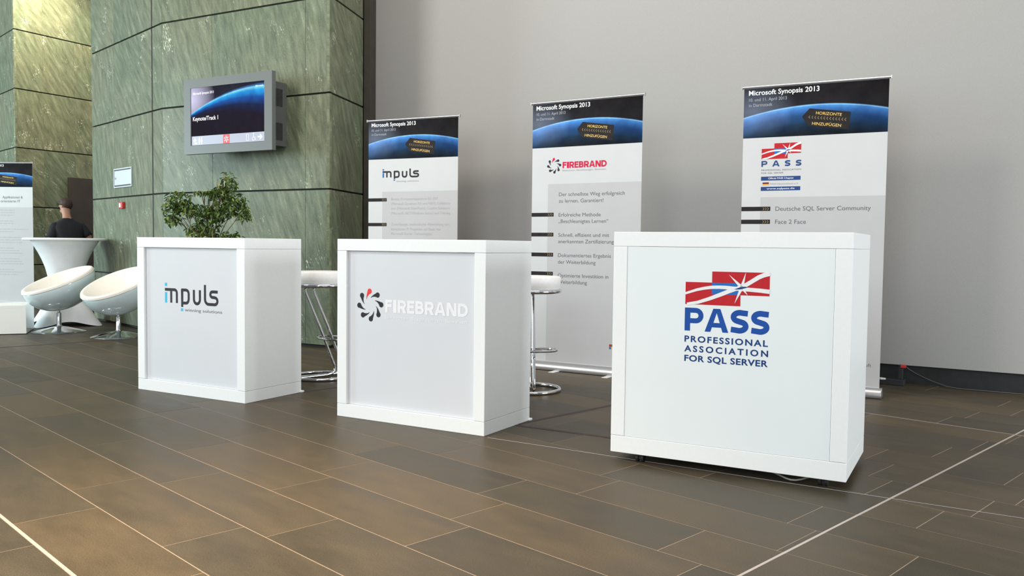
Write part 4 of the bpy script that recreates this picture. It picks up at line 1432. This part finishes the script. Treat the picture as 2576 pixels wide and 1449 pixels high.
# features of the head, which is turned a little over the left shoulder
HC, HR = (0.200, 0.0, 1.515), R(38)
fc_ = MB()
fc_.add([(0.082, 0, 0.022), (0.074, 0.013, -0.016), (0.074, -0.013, -0.016), (0.108, 0, -0.012), (0.078, 0, -0.024)], [(0, 1, 3), (0, 3, 2), (1, 4, 3), (3, 4, 2)])
fc_.build('nose', M['skin'], ps, loc=HC, rotz=HR, smooth=True)
MB().lathe([(0.0001, -0.036), (0.034, -0.028), (0.046, 0.0), (0.034, 0.024), (0.0001, 0.034)], 16, c=(0.030, 0, -0.078)).build('jaw', M['skin'], ps, loc=HC, rotz=HR, smooth='all')
for s in (1, -1):
    ea = MB().lathe([(0.0001, -0.006), (0.016, -0.004), (0.018, 0.004), (0.0001, 0.006)], 12)
    ea.v = [(x, z + 0.079 * s, y * 1.4 - 0.008) for x, y, z in ea.v]
    ea.build('ear', M['skin'], ps, loc=HC, rotz=HR, smooth=True)
hr = MB()
NT, NP = 14, 28
for j in range(NT):
    for k in range(NP):
        th_, ph = PI * 0.78 * j / (NT - 1), 2 * PI * k / NP
        x, y, z = math.sin(th_) * math.cos(ph), math.sin(th_) * math.sin(ph), math.cos(th_)
        bulge = 1.0 + 0.05 * noise.noise(Vector((x * 3, y * 3, z * 3)))
        hr.v.append((-0.006 + x * 0.098 * bulge, y * 0.086 * bulge, 0.018 + z * 0.096 * bulge))
for j in range(NT - 1):
    for k in range(NP):
        th_, ph = PI * 0.78 * (j + 0.5) / (NT - 1), 2 * PI * (k + 0.5) / NP
        x, z = math.sin(th_) * math.cos(ph), math.cos(th_)
        if z < 0.42 and x > 0.30 or z < -0.05 and x > -0.12:
            continue
        k2 = (k + 1) % NP
        hr.f.append((j * NP + k, (j + 1) * NP + k, (j + 1) * NP + k2, j * NP + k2))
ho = hr.build('hair', M['hair'], ps, loc=HC, rotz=HR, smooth='all')
sm = ho.modifiers.new('solid', 'SOLIDIFY')
sm.thickness, sm.offset = 0.012, -1
gl = MB()
for s in (1, -1):
    gl.tube([(0.090, 0.034 * s + 0.024 * math.cos(2 * PI * k / 14), 0.008 + 0.017 * math.sin(2 * PI * k / 14)) for k in range(14)], 0.0028, 5, closed=True)
    gl.tube([(0.090, 0.058 * s, 0.012), (0.070, 0.086 * s, 0.012), (-0.005, 0.090 * s, 0.006)], 0.0034, 5)
gl.tube([(0.092, -0.010, 0.011), (0.092, 0.010, 0.011)], 0.0026, 5)
gl.build('glasses', M['tvblack'], ps, loc=HC, rotz=HR, smooth=True)
sh_ = MB()
rings = [(0.0, 0.86, 0.128, 0.172), (0.015, 0.98, 0.122, 0.166), (0.040, 1.10, 0.132, 0.184), (0.062, 1.18, 0.130, 0.203), (0.074, 1.225, 0.116, 0.204), (0.084, 1.255, 0.102, 0.184),
         (0.094, 1.280, 0.090, 0.145), (0.103, 1.300, 0.080, 0.110), (0.112, 1.318, 0.072, 0.082), (0.118, 1.332, 0.067, 0.072), (0.119, 1.334, 0.060, 0.065)]
NR = 36
for cx_, z_, rx_, ry_ in rings:
    for k in range(NR):
        a_ = 2 * PI * k / NR
        ca, sa = math.cos(a_), math.sin(a_)
        e_ = 0.82
        sh_.v.append((cx_ + rx_ * math.copysign(abs(ca) ** e_, ca), ry_ * math.copysign(abs(sa) ** e_, sa), z_ + 0.006 * noise.noise(Vector((ca * 2, sa * 2, z_ * 7)))))
for j_ in range(len(rings) - 1):
    for k in range(NR):
        k2 = (k + 1) % NR
        sh_.f.append((j_ * NR + k, j_ * NR + k2, (j_ + 1) * NR + k2, (j_ + 1) * NR + k))
for s in (1, -1):
    el_ = Vector((0.02, 0.245, 1.015) if s > 0 else (0.0, -0.262, 1.060))
    so_ = Vector((0.074, 0.160 * s, 1.215))
    sp_ = [so_ + Vector((0, -0.03 * s, 0.028)), so_ + Vector((0, -0.005 * s, 0.012)), so_.lerp(el_, 0.15), so_.lerp(el_, 0.4), so_.lerp(el_, 0.65), so_.lerp(el_, 0.86)]
    sh_.tube(sp_, [0.040, 0.064, 0.072, 0.069, 0.066, 0.064], 16)
sh_.build('t_shirt', M['shirt'], ps, smooth='all')
garment('trousers', 'trousers', M['jeans'], 0.010)
for s in (1, -1):
    MB().prism([(-0.065, 0.12 * s - 0.045), (0.15, 0.13 * s - 0.05), (0.20, 0.13 * s), (0.15, 0.13 * s + 0.05), (-0.065, 0.12 * s + 0.045)], 0.0, 0.085).build('shoe', M['rubber'], ps, bevel=0.02, seg=3)

# ------------------------------------------------------------------ things on the floor by the wall
ob = thing('socket_post', 'small black floor socket post at the foot of the grey wall', 'socket', (2.90, 6.47, 0), WY)
MB().box(-0.07, 0.10, -0.05, 0.05, 0.0, 0.045).build('base', M['rubber'], ob, bevel=0.004)
MB().box(0.055, 0.085, -0.02, 0.02, 0.045, 0.155).build('post', M['rubber'], ob, bevel=0.003)
MB().box(0.070, 0.105, -0.035, -0.005, 0.135, 0.158).build('plug', M['redplastic'], ob, bevel=0.003)
tag(MB().prism([(0, 0), (0.05, -0.02), (0.085, -0.015), (0.06, 0.012), (0.0, 0.02)], 0.046, 0.058).build('adapter_plug', M['pot'], loc=(2.755, 6.44, 0.0), rotz=R(-20)),
    'tiny white plug lying on the black socket box', 'plug')
cp = []
for q in range(24):
    k = q / 23
    x = 3.00 + 1.75 * k ** 1.3
    basey = 6.325 - math.tan(R(32)) * (x - 3.34) - 0.060
    z = 0.006 + 0.142 * max(0, 1 - k / 0.24) ** 1.2 if k < 0.24 else 0.006
    cp.append((x, basey - (0.03 if k > 0.2 else 0.0), z))
tag(MB().tube(cp, 0.0048, 6).build('power_cable', M['cable'], smooth=True), 'dark grey cable running along the foot of the grey wall', 'cable')
tag(MB().tube([(-0.12, 4.487, 0.0018), (0.565, 4.072, 0.0018), (1.567, 3.461, 0.0020), (2.9, 2.66, 0.0018)], 0.0009, 6).build('floor_wire', M['wire'], smooth=True),
    'thin pale wire stretched across the floor tiles under the right counter', 'wire')
